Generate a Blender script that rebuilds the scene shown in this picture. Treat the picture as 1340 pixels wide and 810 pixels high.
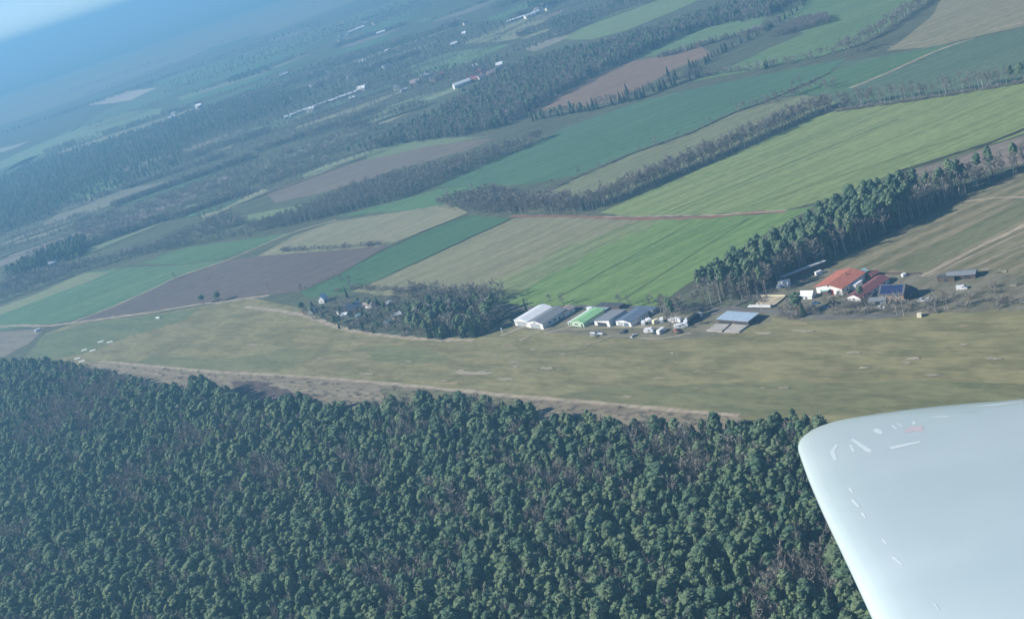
import bpy, math, random
import numpy as np
from math import radians, sin, cos, pi, atan, atan2, hypot, sqrt
from mathutils import Matrix, Vector

for o in list(bpy.data.objects): bpy.data.objects.remove(o)
SC = bpy.context.scene
COL = SC.collection
rng = random.Random(7)
nrg = np.random.default_rng(11)

# ------------------------------------------------------------------ camera, sky, sun, exposure
H_CAM = 250.0
FPX = 1600.0                       # focal length in photo pixels (photo is 1340 x 810)
ROLL = radians(18.0)
PITCH = atan(533.0 / FPX)
FWD = np.array([0, cos(PITCH), -sin(PITCH)])
R0 = np.array([1.0, 0, 0]); U0 = np.array([0, sin(PITCH), cos(PITCH)])
CR = cos(ROLL) * R0 - sin(ROLL) * U0
CU = sin(ROLL) * R0 + cos(ROLL) * U0
cam_d = bpy.data.cameras.new('camera'); cam = bpy.data.objects.new('camera', cam_d); COL.objects.link(cam)
cam_d.sensor_fit = 'HORIZONTAL'; cam_d.sensor_width = 36.0; cam_d.lens = 36.0 * FPX / 1340.0
cam_d.clip_start = 0.1; cam_d.clip_end = 200000.0
M = Matrix(((CR[0], CU[0], -FWD[0], 0), (CR[1], CU[1], -FWD[1], 0), (CR[2], CU[2], -FWD[2], H_CAM), (0, 0, 0, 1)))
cam.matrix_world = M
SC.camera = cam

SUN_EL = radians(30.0)
SUN_AZ = radians(176.0)            # compass of the sun in the ground plane, from +X towards +Y: it stands to the left
to_sun = Vector((cos(SUN_AZ) * cos(SUN_EL), sin(SUN_AZ) * cos(SUN_EL), sin(SUN_EL)))
world = bpy.data.worlds.new('World'); SC.world = world; world.use_nodes = True
wn = world.node_tree; bg = wn.nodes['Background']
sky = wn.nodes.new('ShaderNodeTexSky'); sky.sky_type = 'NISHITA'; sky.sun_disc = False
sky.sun_elevation = SUN_EL; sky.sun_rotation = radians(90) - SUN_AZ
sky.air_density = 0.55; sky.dust_density = 0.0; sky.ozone_density = 6.0; sky.altitude = 200
wn.links.new(sky.outputs[0], bg.inputs[0]); bg.inputs[1].default_value = 0.078
sun_d = bpy.data.lights.new('sun', 'SUN'); sun_d.energy = 4.8; sun_d.angle = radians(0.6); sun_d.color = (1.0, 0.95, 0.87)
sun = bpy.data.objects.new('sun', sun_d); COL.objects.link(sun)
sun.rotation_euler = to_sun.to_track_quat('Z', 'Y').to_euler()
SC.view_settings.view_transform = 'Standard'; SC.view_settings.look = 'None'
SC.view_settings.exposure = 0.9; SC.view_settings.gamma = 1.0
SC.view_settings.use_curve_mapping = False
SC.render.engine = 'CYCLES'
cy = SC.cycles
cy.use_denoising = True
cy.max_bounces = 4; cy.diffuse_bounces = 2; cy.glossy_bounces = 2; cy.transmission_bounces = 2; cy.volume_bounces = 0
cy.transparent_max_bounces = 4
HAZE_DENSITY = 3.1e-4
HAZE_COLOR = (0.245, 0.565, 0.85)

# ------------------------------------------------------------------ helpers
def ray(x, y): return FWD * FPX + CR * (x - 670.0) + CU * (405.0 - y)
def at(x, y, z=0.0):               # where the sight line of a photo pixel meets the level z
    v = ray(x, y); t = (H_CAM - z) / -v[2]
    return np.array([v[0] * t, v[1] * t, z])
def pix(P):
    v = np.asarray(P, float) - np.array([0, 0, H_CAM]); w = v @ FWD
    return 670 + FPX * (v @ CR) / w, 405 - FPX * (v @ CU) / w
def ground(poly): return [tuple(at(*p)[:2]) for p in poly]

def tag(o, label=None, cat=None, group=None, kind=None):
    if label: o['label'] = label
    if cat: o['category'] = cat
    if group: o['group'] = group
    if kind: o['kind'] = kind
    return o
def link(o, parent=None):
    COL.objects.link(o)
    if parent: o.parent = parent
    return o
def empty(name, loc, rz=0.0, label=None, cat=None, group=None):
    o = bpy.data.objects.new(name, None); link(o); o.location = loc; o.rotation_euler = (0, 0, rz)
    o.empty_display_size = 0.5
    return tag(o, label, cat, group)

class Geo:
    def __init__(s): s.v = []; s.f = []; s.m = []
    def add(s, vs, fs, mi=0):
        b = len(s.v); s.v += [tuple(map(float, q)) for q in vs]; s.f += [tuple(b + i for i in f) for f in fs]; s.m += [mi] * len(fs); return s
    def box(s, x0, x1, y0, y1, z0, z1, mi=0):
        vs = [(x0,y0,z0),(x1,y0,z0),(x1,y1,z0),(x0,y1,z0),(x0,y0,z1),(x1,y0,z1),(x1,y1,z1),(x0,y1,z1)]
        return s.add(vs, [(0,3,2,1),(4,5,6,7),(0,1,5,4),(1,2,6,5),(2,3,7,6),(3,0,4,7)], mi)
    def prism(s, prof, axis, a0, a1, mi=0):      # closed profile swept along an axis ('x': profile is (y,z); 'y': (x,z); 'z': (x,y))
        n = len(prof)
        def P(a, q): return {'x': (a, q[0], q[1]), 'y': (q[0], a, q[1]), 'z': (q[0], q[1], a)}[axis]
        vs = [P(a0, q) for q in prof] + [P(a1, q) for q in prof]
        fs = [tuple(range(n))[::-1], tuple(range(n, 2 * n))] + [(i, (i + 1) % n, n + (i + 1) % n, n + i) for i in range(n)]
        return s.add(vs, fs, mi)
    def tube(s, pts, rads, n=6, mi=0):
        b = []
        for k, (p, r) in enumerate(zip(pts, rads)):
            p = Vector(p)
            d = (Vector(pts[min(k + 1, len(pts) - 1)]) - Vector(pts[max(k - 1, 0)])).normalized()
            u = d.cross(Vector((0.31, 0.9, 0.2)))
            if u.length < 1e-4: u = d.cross(Vector((1, 0, 0)))
            u.normalize(); w = d.cross(u)
            b += [p + (u * cos(2 * pi * i / n) + w * sin(2 * pi * i / n)) * r for i in range(n)]
        fs = []
        for k in range(len(pts) - 1):
            for i in range(n):
                j = (i + 1) % n
                fs.append((k * n + i, k * n + j, (k + 1) * n + j, (k + 1) * n + i))
        fs.append(tuple(range(n))[::-1]); fs.append(tuple(range((len(pts) - 1) * n, len(pts) * n)))
        return s.add(b, fs, mi)
    def mesh(s, name, mats, smooth=False):
        me = bpy.data.meshes.new(name); me.from_pydata(s.v, [], s.f)
        for m in mats: me.materials.append(m)
        if len(mats) > 1: me.polygons.foreach_set('material_index', s.m)
        if smooth: me.polygons.foreach_set('use_smooth', [True] * len(me.polygons))
        me.update(); return me
    def build(s, name, mat, parent=None, smooth=False):
        o = bpy.data.objects.new(name, s.mesh(name, [mat] if not isinstance(mat, list) else mat, smooth))
        return link(o, parent)

# ------------------------------------------------------------------ materials
MATS = {}
def _new(name):
    m = bpy.data.materials.new(name); m.use_nodes = True
    nt = m.node_tree; b = nt.nodes['Principled BSDF']; MATS[name] = m
    return m, nt, b
def mixrgb(nt, fac, a, b, mode='MIX'):
    n = nt.nodes.new('ShaderNodeMix'); n.data_type = 'RGBA'; n.blend_type = mode
    for sock, val in ((n.inputs[0], fac), (n.inputs[6], a), (n.inputs[7], b)):
        if isinstance(val, (int, float)): sock.default_value = val
        elif isinstance(val, tuple): sock.default_value = (*val[:3], 1)
        else: nt.links.new(val, sock)
    return n.outputs[2]
def noise(nt, vec, scale, detail=3, rough=0.55):
    n = nt.nodes.new('ShaderNodeTexNoise'); n.inputs['Scale'].default_value = scale
    n.inputs['Detail'].default_value = detail; n.inputs['Roughness'].default_value = rough
    nt.links.new(vec, n.inputs['Vector']); return n.outputs[0]
def ramp(nt, fac, lo, hi):
    n = nt.nodes.new('ShaderNodeMapRange'); n.interpolation_type = 'SMOOTHSTEP'
    n.inputs[1].default_value = lo; n.inputs[2].default_value = hi; nt.links.new(fac, n.inputs[0]); return n.outputs[0]
def mapping(nt, ang, sx, sy, off=0.0):
    tc = nt.nodes.new('ShaderNodeTexCoord'); mp0 = nt.nodes.new('ShaderNodeMapping'); mp = nt.nodes.new('ShaderNodeMapping')
    mp0.inputs['Rotation'].default_value = (0, 0, -ang); nt.links.new(tc.outputs['Object'], mp0.inputs[0])
    mp.inputs['Scale'].default_value = (sx, sy, 0.01); mp.inputs['Location'].default_value = (off, off * 0.37, 0)
    nt.links.new(mp0.outputs[0], mp.inputs[0]); return mp.outputs[0]
def field_mat(name, c1, c2, az=14, patch=0.5, streak=0.6, c3=None, rows=0.0, size=60.0, dirt=None, long=170.0, fine=7.0):
    """ground: two soil or grass colours in big soft patches, long streaks along the working direction, fine mottling"""
    m, nt, b = _new(name); a = radians(az); off = rng.uniform(0, 300)
    big = noise(nt, mapping(nt, a, 1 / (size * 2.2), 1 / size, off), 1.0, 4, 0.6)
    lng = noise(nt, mapping(nt, a, 1 / long, 1 / fine, off + 9), 1.0, 3, 0.6)
    fin = noise(nt, mapping(nt, a, 1 / 9.0, 1 / 3.0, off + 5), 1.0, 4, 0.65)
    col = mixrgb(nt, ramp(nt, big, 0.36, 0.64), c1, c2)
    if c3: col = mixrgb(nt, ramp(nt, noise(nt, mapping(nt, a, 1 / (size * 1.2), 1 / (size * .35), off + 70), 1.0, 4, .65), 0.5, 0.7), col, c3)
    drk = tuple(x * 0.66 for x in c1); lit = tuple(min(1, x * 1.3 + 0.01) for x in c2)
    s1 = mixrgb(nt, ramp(nt, lng, 0.40, 0.60), drk, lit)
    col = mixrgb(nt, streak * 0.6, col, s1)
    f1 = mixrgb(nt, ramp(nt, fin, 0.34, 0.66), tuple(x * 0.65 for x in c1), tuple(min(1, x * 1.28) for x in c2))
    col = mixrgb(nt, 0.35, col, f1)
    if rows:
        w = nt.nodes.new('ShaderNodeTexWave'); w.bands_direction = 'Y'; w.inputs['Scale'].default_value = 0.314 / rows
        w.inputs['Distortion'].default_value = 0.6; nt.links.new(mapping(nt, a, .1, 1, 0), w.inputs[0])
        col = mixrgb(nt, ramp(nt, w.outputs[1], 0.6, 1.0), col, tuple(x * 0.9 for x in c1))
    if dirt: col = mixrgb(nt, ramp(nt, noise(nt, mapping(nt, a, 1 / 26.0, 1 / 9.0, off + 31), 1.0, 5, .7), 0.60, 0.72), col, dirt)
    nt.links.new(col, b.inputs['Base Color']); b.inputs['Roughness'].default_value = 1.0
    b.inputs['Specular IOR Level'].default_value = 0.1
    return m
def plain(name, col, rough=0.7, var=0.12, scale=0.8, spec=0.3, dirt=None):
    """paint, render, sheet: base colour with weathering blotches of its own"""
    m, nt, b = _new(name)
    tc = nt.nodes.new('ShaderNodeTexCoord')
    n1 = noise(nt, tc.outputs['Object'], scale, 5, 0.65)
    c = mixrgb(nt, ramp(nt, n1, 0.3, 0.7), tuple(x * (1 - var) for x in col), tuple(min(1, x * (1 + var)) for x in col))
    if dirt: c = mixrgb(nt, ramp(nt, noise(nt, tc.outputs['Object'], scale * 2.3, 5, .7), .55, .75), c, dirt)
    nt.links.new(c, b.inputs['Base Color']); b.inputs['Roughness'].default_value = rough
    b.inputs['Specular IOR Level'].default_value = spec
    return m
def leafy(name, ca, cb, cc, scale=0.7):
    """needles or twigs: every tree has its own shade, every clump a slightly different one"""
    m, nt, b = _new(name)
    oi = nt.nodes.new('ShaderNodeObjectInfo'); tc = nt.nodes.new('ShaderNodeTexCoord')
    c = mixrgb(nt, ramp(nt, oi.outputs['Random'], 0.1, 0.9), ca, cb)
    c = mixrgb(nt, ramp(nt, noise(nt, tc.outputs['Object'], scale, 3, .6), 0.42, 0.68), c, cc)
    nt.links.new(c, b.inputs['Base Color']); b.inputs['Roughness'].default_value = 0.9
    b.inputs['Specular IOR Level'].default_value = 0.15
    return m

needles = leafy('pine_needles', (0.056, 0.104, 0.062), (0.124, 0.166, 0.084), (0.116, 0.160, 0.088))
dark_needles = leafy('spruce_needles', (0.024, 0.050, 0.030), (0.038, 0.064, 0.034), (0.048, 0.078, 0.038))
twigs = leafy('bare_twigs', (0.235, 0.215, 0.180), (0.32, 0.295, 0.250), (0.19, 0.175, 0.145))
pale_bark = plain('birch_bark', (0.50, 0.48, 0.44), 0.9, 0.25, 1.5, 0.1, (0.12, 0.11, 0.1))
pine_bark = plain('pine_bark', (0.17, 0.115, 0.08), 0.95, 0.25, 1.5, 0.1)
grey_bark = plain('grey_bark', (0.20, 0.175, 0.15), 0.95, 0.25, 1.5, 0.1)

# ------------------------------------------------------------------ haze
hz = Geo(); S = 60000.0
hz.box(-S, S, -4000.0, 2 * S, -1.0, H_CAM + 30.0)
hm = bpy.data.materials.new('haze_air'); hm.use_nodes = True; hn = hm.node_tree
for n in list(hn.nodes):
    if n.type != 'OUTPUT_MATERIAL': hn.nodes.remove(n)
pv = hn.nodes.new('ShaderNodeVolumePrincipled')
pv.inputs['Color'].default_value = (*HAZE_COLOR, 1); pv.inputs['Density'].default_value = HAZE_DENSITY
pv.inputs['Anisotropy'].default_value = 0.15
hn.links.new(pv.outputs[0], hn.nodes['Material Output'].inputs['Volume'])
tag(hz.build('haze', hm), 'blue spring haze filling the air over the plain', None, None, 'stuff')

# ------------------------------------------------------------------ the ground: one sheet and the patchwork of fields on it
def ragged(poly, amp, step):
    out = []; n = len(poly)
    for i in range(n):
        a = np.array(poly[i]); b = np.array(poly[(i + 1) % n]); L = np.linalg.norm(b - a)
        k = max(1, min(60, int(L / step))); nv = np.array([-(b - a)[1], (b - a)[0]]) / max(L, 1e-6)
        for j in range(k):
            q = a + (b - a) * j / k
            if 0 < j: q = q + nv * rng.uniform(-amp, amp)
            out.append(tuple(q))
    return out
LAYER = [0]
def sheet(name, poly, mat, amp=1.0, step=9.0, world_pts=False, kind='structure', label=None):
    LAYER[0] += 1; z = 0.004 * LAYER[0]
    g = ragged(poly if world_pts else ground(poly), amp, step)
    me = bpy.data.meshes.new(name); me.from_pydata([(x, y, z) for x, y in g], [], [tuple(range(len(g)))])
    if me.polygons[0].normal.z < 0: me.flip_normals()
    me.materials.append(mat); o = bpy.data.objects.new(name, me); link(o)
    return tag(o, label, None, None, kind)
def ribbon(name, line, width, mat, amp=0.35, world_pts=False, kind='structure', step=6.0):
    LAYER[0] += 1; z = 0.004 * LAYER[0]
    p = [np.array(q[:2]) for q in (line if world_pts else ground(line))]
    pts = [p[0]]
    for a, b in zip(p, p[1:]):
        k = max(1, int(np.linalg.norm(b - a) / step))
        pts += [a + (b - a) * (j + 1) / k for j in range(k)]
    for _ in range(3):
        pts = [pts[0]] + [(pts[i - 1] + 2 * pts[i] + pts[i + 1]) / 4 for i in range(1, len(pts) - 1)] + [pts[-1]]
    vs = []; fs = []
    for i, q in enumerate(pts):
        d = pts[min(i + 1, len(pts) - 1)] - pts[max(i - 1, 0)]; d = d / max(np.linalg.norm(d), 1e-6); n = np.array([-d[1], d[0]])
        w0 = width / 2 + rng.uniform(-amp, amp) * width * .5; w1 = width / 2 + rng.uniform(-amp, amp) * width * .5
        vs += [(*(q - n * w0), z), (*(q + n * w1), z)]
        if i: fs.append((2 * i - 2, 2 * i, 2 * i + 1, 2 * i - 1))
    me = bpy.data.meshes.new(name); me.from_pydata(vs, [], fs); me.materials.append(mat)
    if me.polygons[0].normal.z < 0: me.flip_normals()
    o = bpy.data.objects.new(name, me); link(o); return tag(o, None, None, None, kind)

scrub_m = field_mat('scrub_ground', (0.080, 0.095, 0.060), (0.112, 0.125, 0.075), 12, streak=.7, size=90, c3=(0.11, 0.10, 0.072))
gs = bpy.data.meshes.new('ground')
gs.from_pydata([(-S + 10, -3900, 0), (S - 10, -3900, 0), (S - 10, 2 * S - 10, 0), (-S + 10, 2 * S - 10, 0)], [], [(0, 1, 2, 3)])
gs.materials.append(scrub_m); tag(link(bpy.data.objects.new('ground', gs)), None, None, None, 'structure')

G_TEAL = dict(c1=(0.060, 0.150, 0.058), c2=(0.085, 0.180, 0.070))
G_TAN = dict(c1=(0.215, 0.205, 0.115), c2=(0.255, 0.240, 0.145))
def F(name, poly, c1, c2, az=16, amp=1.2, step=12, **k): return sheet(name, poly, field_mat(name + '_soil', c1, c2, az, **k), amp, step)

# far country, back to front
p1 = at(-420, 268)[:2]; p2 = at(600, -78)[:2]
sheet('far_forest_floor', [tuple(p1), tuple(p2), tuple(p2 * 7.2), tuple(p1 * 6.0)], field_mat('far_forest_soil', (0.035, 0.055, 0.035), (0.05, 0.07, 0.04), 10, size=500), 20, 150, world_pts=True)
F('far_meadow', [(-20,135),(120,86),(250,41),(385,-5),(480,-40),(500,-12),(360,41),(230,84),(100,131),(-20,172)], (0.20,0.20,0.13), (0.25,0.23,0.16), 10, 8, 60, size=160)
F('far_pasture', [(-20,255),(0,238),(90,170),(215,106),(330,66),(430,33),(520,0),(560,-10),(520,12),(420,55),(300,95),(200,135),(100,185),(0,228)], (0.10,0.15,0.08), (0.13,0.18,0.10), 10, 6, 50, size=120, c3=(0.15,0.14,0.10))
F('far_meadow', [(200,108),(290,80),(330,74),(390,58),(400,64),(320,90),(240,112)], (0.10,0.19,0.09), (0.13,0.21,0.10), 10, 5, 40)
F('far_meadow', [(-10,216),(60,185),(130,158),(165,147),(212,142),(215,148),(170,165),(100,190),(40,206),(-10,226)], (0.17,0.24,0.12), (0.21,0.26,0.15), 10, 4, 40)
F('sand_field', [(108,139),(135,129),(165,120),(206,115),(192,121),(172,131),(150,135)], (0.46,0.38,0.29), (0.52,0.44,0.34), 10, 2, 30)
F('far_meadow', [(-10,196),(20,190),(40,184),(20,194),(-10,203)], (0.3,0.3,0.22), (0.36,0.34,0.25), 10, 3, 30)
F('far_meadow', [(232,128),(300,106),(350,96),(340,104),(300,116),(240,138)], (0.16,0.23,0.11), (0.19,0.25,0.13), 10, 3, 30)
F('far_meadow', [(85,262),(110,246),(132,237),(168,236),(150,248),(110,263)], (0.13,0.23,0.10), (0.16,0.25,0.12), 10, 3, 30)
F('far_meadow', [(-10,325),(50,298),(96,264),(165,248),(225,236),(160,262),(90,290),(0,322)], (0.19,0.19,0.14), (0.23,0.22,0.16), 10, 3, 25)
F('fallow_field', [(-10,345),(60,322),(150,288),(240,252),(312,223),(300,232),(240,266),(170,292),(110,312),(-10,352)], (0.19,0.165,0.15), (0.23,0.20,0.17), 10, 3, 25)
F('far_meadow', [(262,282),(300,266),(345,247),(352,251),(300,274),(268,287)], (0.24,0.26,0.16), (0.28,0.29,0.18), 16, 3, 20)
F('far_meadow', [(395,230),(430,214),(482,196),(500,194),(430,222),(400,237)], (0.2,0.25,0.14), (0.24,0.27,0.16), 14, 2, 25)
F('brown_field', [(345,252),(430,223),(500,203),(560,190),(648,181),(612,197),(520,222),(440,248),(360,266)], (0.165, 0.135, 0.105), (0.20, 0.165, 0.125), 12, 2, 25)
F('far_meadow', [(480,192),(540,185),(600,180),(648,178),(560,192),(480,210)], (0.15,0.2,0.1), (0.18,0.22,0.12), 12, 2, 25)
F('far_meadow', [(315,283),(400,268),(470,256),(484,262),(400,277),(325,291)], (0.16,0.22,0.10), (0.19,0.24,0.12), 12, 2, 20)
F('green_field', [(440,284),(520,263),(575,247),(640,243),(655,262),(600,268),(520,277)], (0.08,0.17,0.075), (0.11,0.19,0.085), 12, 2, 20)
F('far_meadow', [(270,190),(380,150),(480,120),(480,126),(390,158),(280,200)], (0.11,0.17,0.1), (0.14,0.19,0.11), 10, 3, 30)
F('far_meadow', [(470,152),(530,132),(600,112),(600,118),(540,140),(480,164)], (0.19,0.24,0.13), (0.22,0.26,0.15), 10, 3, 30)
F('far_meadow', [(330,215),(400,190),(470,166),(476,172),(400,200),(340,224)], (0.16,0.18,0.12), (0.2,0.2,0.14), 10, 3, 30)
F('far_meadow', [(535,88),(580,70),(620,65),(668,58),(620,80),(575,94),(545,98)], (0.13,0.22,0.10), (0.16,0.24,0.11), 10, 3, 30)
F('far_meadow', [(600,58),(650,38),(695,22),(716,20),(720,40),(690,50),(640,56)], (0.22,0.24,0.13), (0.26,0.26,0.15), 10, 3, 30)
F('far_meadow', [(630,28),(690,4),(720,-12),(780,-14),(700,12),(665,24)], (0.10,0.2,0.09), (0.13,0.22,0.10), 10, 3, 30)
F('far_meadow', [(540,30),(600,12),(640,2),(640,8),(590,24)], (0.12,0.2,0.1), (0.15,0.22,0.11), 10, 3, 30)
F('far_meadow', [(732,52),(762,36),(812,14),(850,4),(905,-14),(960,-20),(880,16),(820,40),(775,52)], (0.16,0.23,0.10), (0.19,0.25,0.11), 12, 2, 25)
F('far_meadow', [(682,64),(715,52),(746,46),(732,55),(700,68)], (0.27,0.25,0.18), (0.3,0.28,0.2), 12, 2, 20)
F('green_field', [(836,74),(900,44),(960,26),(1015,8),(995,35),(920,58),(860,73)], (0.12,0.20,0.09), (0.15,0.22,0.10), 14, 2, 20)
F('brown_field', [(688,146),(740,120),(790,94),(830,80),(860,75),(915,59),(932,72),(880,92),(850,110),(800,134),(740,144)], (0.215,0.145,0.095), (0.255,0.18,0.12), 16, 1.5, 20, rows=9)
F('green_field', [(903,108),(960,86),(1010,62),(1052,44),(1012,18),(1050,0),(1062,-30),(1240,-30),(1206,2),(1180,20),(1150,42),(1105,66),(1060,78),(1000,90)], (0.110, 0.185, 0.078), (0.145, 0.21, 0.09), 18, 1.5, 20, size=110)
F('stubble_field', [(1160,67),(1178,55),(1217,24),(1250,-30),(1420,-80),(1420,18),(1340,35),(1270,50),(1220,62)], (0.225,0.205,0.115), (0.265,0.24,0.145), 10, 1.5, 20, c3=(0.17,0.18,0.09))
F('young_crop_field', [(1105,82),(1180,69),(1250,56),(1340,36),(1420,16),(1420,92),(1240,122),(1100,141),(1050,127),(1010,133),(1085,98)], (0.085,0.14,0.085), (0.12,0.16,0.10), 12, 1.2, 15, size=120)
F('young_crop_field', [(1095,92),(1160,74),(1230,62),(1275,52),(1225,68),(1160,97),(1110,118),(1060,124),(1030,128)], (0.070,0.15,0.07), (0.10,0.17,0.08), 14, 1.2, 15)
F('teal_field', [(572,245),(620,222),(680,198),(740,167),(830,136),(900,118),(1000,98),(1107,77),(1085,96),(1010,129),(960,147),(905,173),(830,199),(755,230),(690,242)], (0.070, 0.145, 0.078), (0.095, 0.170, 0.090), 10, 1.2, 15, size=80)
F('meadow', [(655,272),(700,259),(760,231),(830,202),(905,176),(960,150),(1010,132),(1050,124),(1095,135),(1060,150),(850,238),(785,262),(700,279)], (0.165,0.19,0.095), (0.205,0.21,0.115), 19, 1.2, 12)
F('crop_field', [(785,279),(850,250),(930,215),(1065,154),(1100,144),(1240,125),(1420,95),(1420,142),(1340,175),(1250,205),(1180,225),(1080,262),(1028,276),(930,281),(830,284)], (0.165, 0.230, 0.082), (0.215, 0.258, 0.100), 14, 1.0, 12, size=140, streak=.75)
F('fallow_field', [(1172,229),(1250,207),(1340,178),(1420,148),(1420,195),(1340,215),(1250,235)], (0.19,0.16,0.125), (0.23,0.19,0.15), 14, 1, 12)
F('rough_pasture', [(1060,356),(1085,352),(1110,335),(1180,298),(1270,252),(1340,225),(1420,195),(1420,350),(1340,362),(1200,360),(1130,358)], (0.145, 0.148, 0.074), (0.22, 0.19, 0.115), 16, 1, 10, c3=(0.265, 0.22, 0.15), size=26, streak=.95, long=90)
F('dark_grass_strip', [(1160,352),(1250,307),(1350,252),(1350,284),(1270,322),(1205,356)], (0.13, 0.145, 0.072), (0.165, 0.165, 0.09), 16, 1, 10, streak=.8)
F('tan_field', [(455,381),(500,365),(590,324),(672,287),(700,284),(800,285),(862,287),(760,326),(700,357),(640,390),(560,394)], (0.205,0.205,0.11), (0.235,0.225,0.13), 21, 1, 10, size=90, streak=.7)
F('winter_wheat_field', [(636,392),(700,355),(760,325),(862,287),(1000,281),(1066,270),(1010,302),(900,372),(862,402),(700,402)], (0.125, 0.212, 0.064), (0.165, 0.238, 0.078), 21, 1.6, 10, size=110, streak=.65)
F('thin_crop_edge', [(612,392),(668,360),(735,326),(842,286),(872,287),(780,328),(715,362),(668,394)], (0.165,0.205,0.085), (0.20,0.23,0.10), 21, 3.5, 8, streak=.9)
F('hay_meadow', [(335,337),(385,309),(440,290),(520,278),(590,267),(612,279),(560,300),(505,322),(400,332)], (0.215,0.215,0.125), (0.265,0.25,0.155), 17, 1, 12, c3=(0.18,0.2,0.1), size=40)
F('dark_green_strip', [(393,381),(440,362),(490,334),(560,302),(615,282),(668,287),(590,322),(500,364),(470,378),(440,387),(400,390)], (0.066, 0.138, 0.064), (0.082, 0.155, 0.074), 18, .8, 10, streak=.4)
F('green_field', [(180,346),(240,325),(330,312),(388,304),(300,337),(240,346)], (0.085,0.165,0.075), (0.11,0.185,0.085), 12, 1, 15)
F('green_meadow', [(-40,420),(0,402),(55,382),(108,358),(150,352),(232,347),(262,344),(302,339),(230,364),(205,377),(140,404),(95,420),(0,433),(-40,440)], (0.090,0.175,0.085), (0.125,0.20,0.095), 14, 1.2, 15, size=70)
F('yellow_meadow_edge', [(-40,418),(0,402),(55,382),(108,358),(140,356),(152,352),(118,368),(60,390),(0,412)], (0.19,0.225,0.11), (0.225,0.245,0.13), 14, 1.6, 15)
F('ploughed_field', [(100,422),(140,405),(205,378),(230,365),(300,341),(335,336),(400,331),(506,322),(490,333),(440,361),(395,381),(350,387),(262,398),(150,415)], (0.125,0.100,0.085), (0.155,0.125,0.105), 14, 1, 12, streak=.4, c3=(0.14,0.125,0.09))
F('fallow_field', [(-60,480),(-60,444),(0,434),(60,430),(38,450),(0,470)], (0.19,0.17,0.135), (0.225,0.20,0.15), -40, 1, 12)
RW = -46
F('airfield_grass', [(10,500),(30,470),(60,437),(95,424),(200,412),(262,401),(330,391),(395,404),(430,422),(470,436),(560,445),(630,441),(672,428),(700,410),(1000,408),(1130,416),(1250,408),(1420,400),(1420,660),(1100,650),(960,610),(500,565),(130,525)],
  (0.180, 0.172, 0.080), (0.232, 0.210, 0.104), RW, 1, 10, c3=(0.295, 0.250, 0.142), size=22, streak=.8, dirt=(0.33, 0.255, 0.155), long=38.0, fine=11.0)
F('damp_grass', [(28,472),(60,438),(120,422),(200,413),(262,403),(240,420),(170,440),(112,462),(60,474)], (0.125,0.165,0.08), (0.16,0.18,0.09), RW, 1.2, 9, long=60, fine=12)
F('damp_grass', [(470,455),(520,452),(560,458),(590,470),(540,478),(490,472)], (0.155,0.172,0.080), (0.185,0.185, 0.092), RW, 1.0, 9, long=60, fine=12, size=22)
F('damp_grass', [(720,520),(800,506),(900,504),(1000,501),(1100,501),(1250,500),(1400,504),(1400,540),(1000,545),(900,534),(800,526)], (0.150, 0.160, 0.076), (0.19, 0.185, 0.09), RW, 1.2, 10, long=60, fine=12, size=22)
F('damp_grass', [(300,470),(380,455),(420,462),(380,482),(300,486),(170,476),(200,466)], (0.158,0.170,0.080), (0.19,0.188,0.092), RW, 1.0, 9, long=60, fine=12, size=22)
F('dry_scrub_strip', [(120,474),(280,487),(380,492),(450,497),(620,514),(780,528),(968,545),(990,575),(960,590),(780,575),(600,552),(430,548),(280,530),(150,515),(100,485)],
  (0.205, 0.172, 0.115), (0.265, 0.225, 0.155), RW, 1, 7, c3=(0.115, 0.095, 0.072), size=9, streak=.5, dirt=(0.33,0.27,0.19))
F('heather_patch', [(300,500),(345,500),(380,512),(420,522),(360,535),(310,530)], (0.10,0.075,0.07), (0.14,0.105,0.09), RW, 2.5, 6)
F('grass_margin', [(500,508),(560,511),(640,518),(700,528),(640,540),(560,535),(500,525)], (0.15,0.15,0.085), (0.18,0.17,0.1), RW, 2, 6)
F('farmyard', [(985,412),(1000,385),(1030,362),(1075,350),(1130,358),(1240,356),(1350,362),(1350,405),(1250,410),(1130,418),(1040,420)], (0.15, 0.145, 0.09), (0.20, 0.18, 0.13), 20, 1.5, 7, c3=(0.10,0.115,0.06), size=18, dirt=(0.22,0.19,0.15))
F('apron', [(670,430),(690,405),(860,405),(1010,404),(1010,420),(945,440),(880,446),(800,444),(740,436)], (0.155, 0.150, 0.095), (0.205, 0.185, 0.125), RW, 1.5, 6, size=14, dirt=(0.22,0.19,0.15), c3=(0.12,0.13,0.065))
forest_floor_m = field_mat('forest_soil', (0.075, 0.075, 0.045), (0.10, 0.092, 0.06), 20, size=12)

track_m = field_mat('track_sand', (0.30, 0.25, 0.175), (0.38, 0.32, 0.23), 30, size=6)
pale_m = field_mat('worn_sand', (0.265, 0.235, 0.160), (0.335, 0.295, 0.21), RW, size=5)
brown_m = field_mat('ditch_soil', (0.20, 0.11, 0.075), (0.26, 0.155, 0.105), RW, size=8)
ditch_m = field_mat('ditch_dark', (0.04, 0.045, 0.03), (0.06, 0.06, 0.04), 14, size=8)  # dark tone of the ditch ribbons
road_m = field_mat('asphalt', (0.12, 0.115, 0.105), (0.16, 0.15, 0.135), RW, size=8)
conc_m = field_mat('concrete', (0.36, 0.34, 0.30), (0.42, 0.40, 0.36), RW, size=6, streak=.2)
ribbon('track', [(-30,431),(20,426),(60,427),(95,423),(145,416),(200,409),(262,398),(290,396),(320,391),(352,387)], 4.5, track_m)
ribbon('track', [(92,423),(140,405),(205,376),(230,363),(300,340),(380,305),(440,288)], 4.0, track_m)
ribbon('track', [(320,402),(350,405),(395,412),(430,424),(455,432),(490,438),(560,445),(620,445)], 4.5, track_m)
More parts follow.
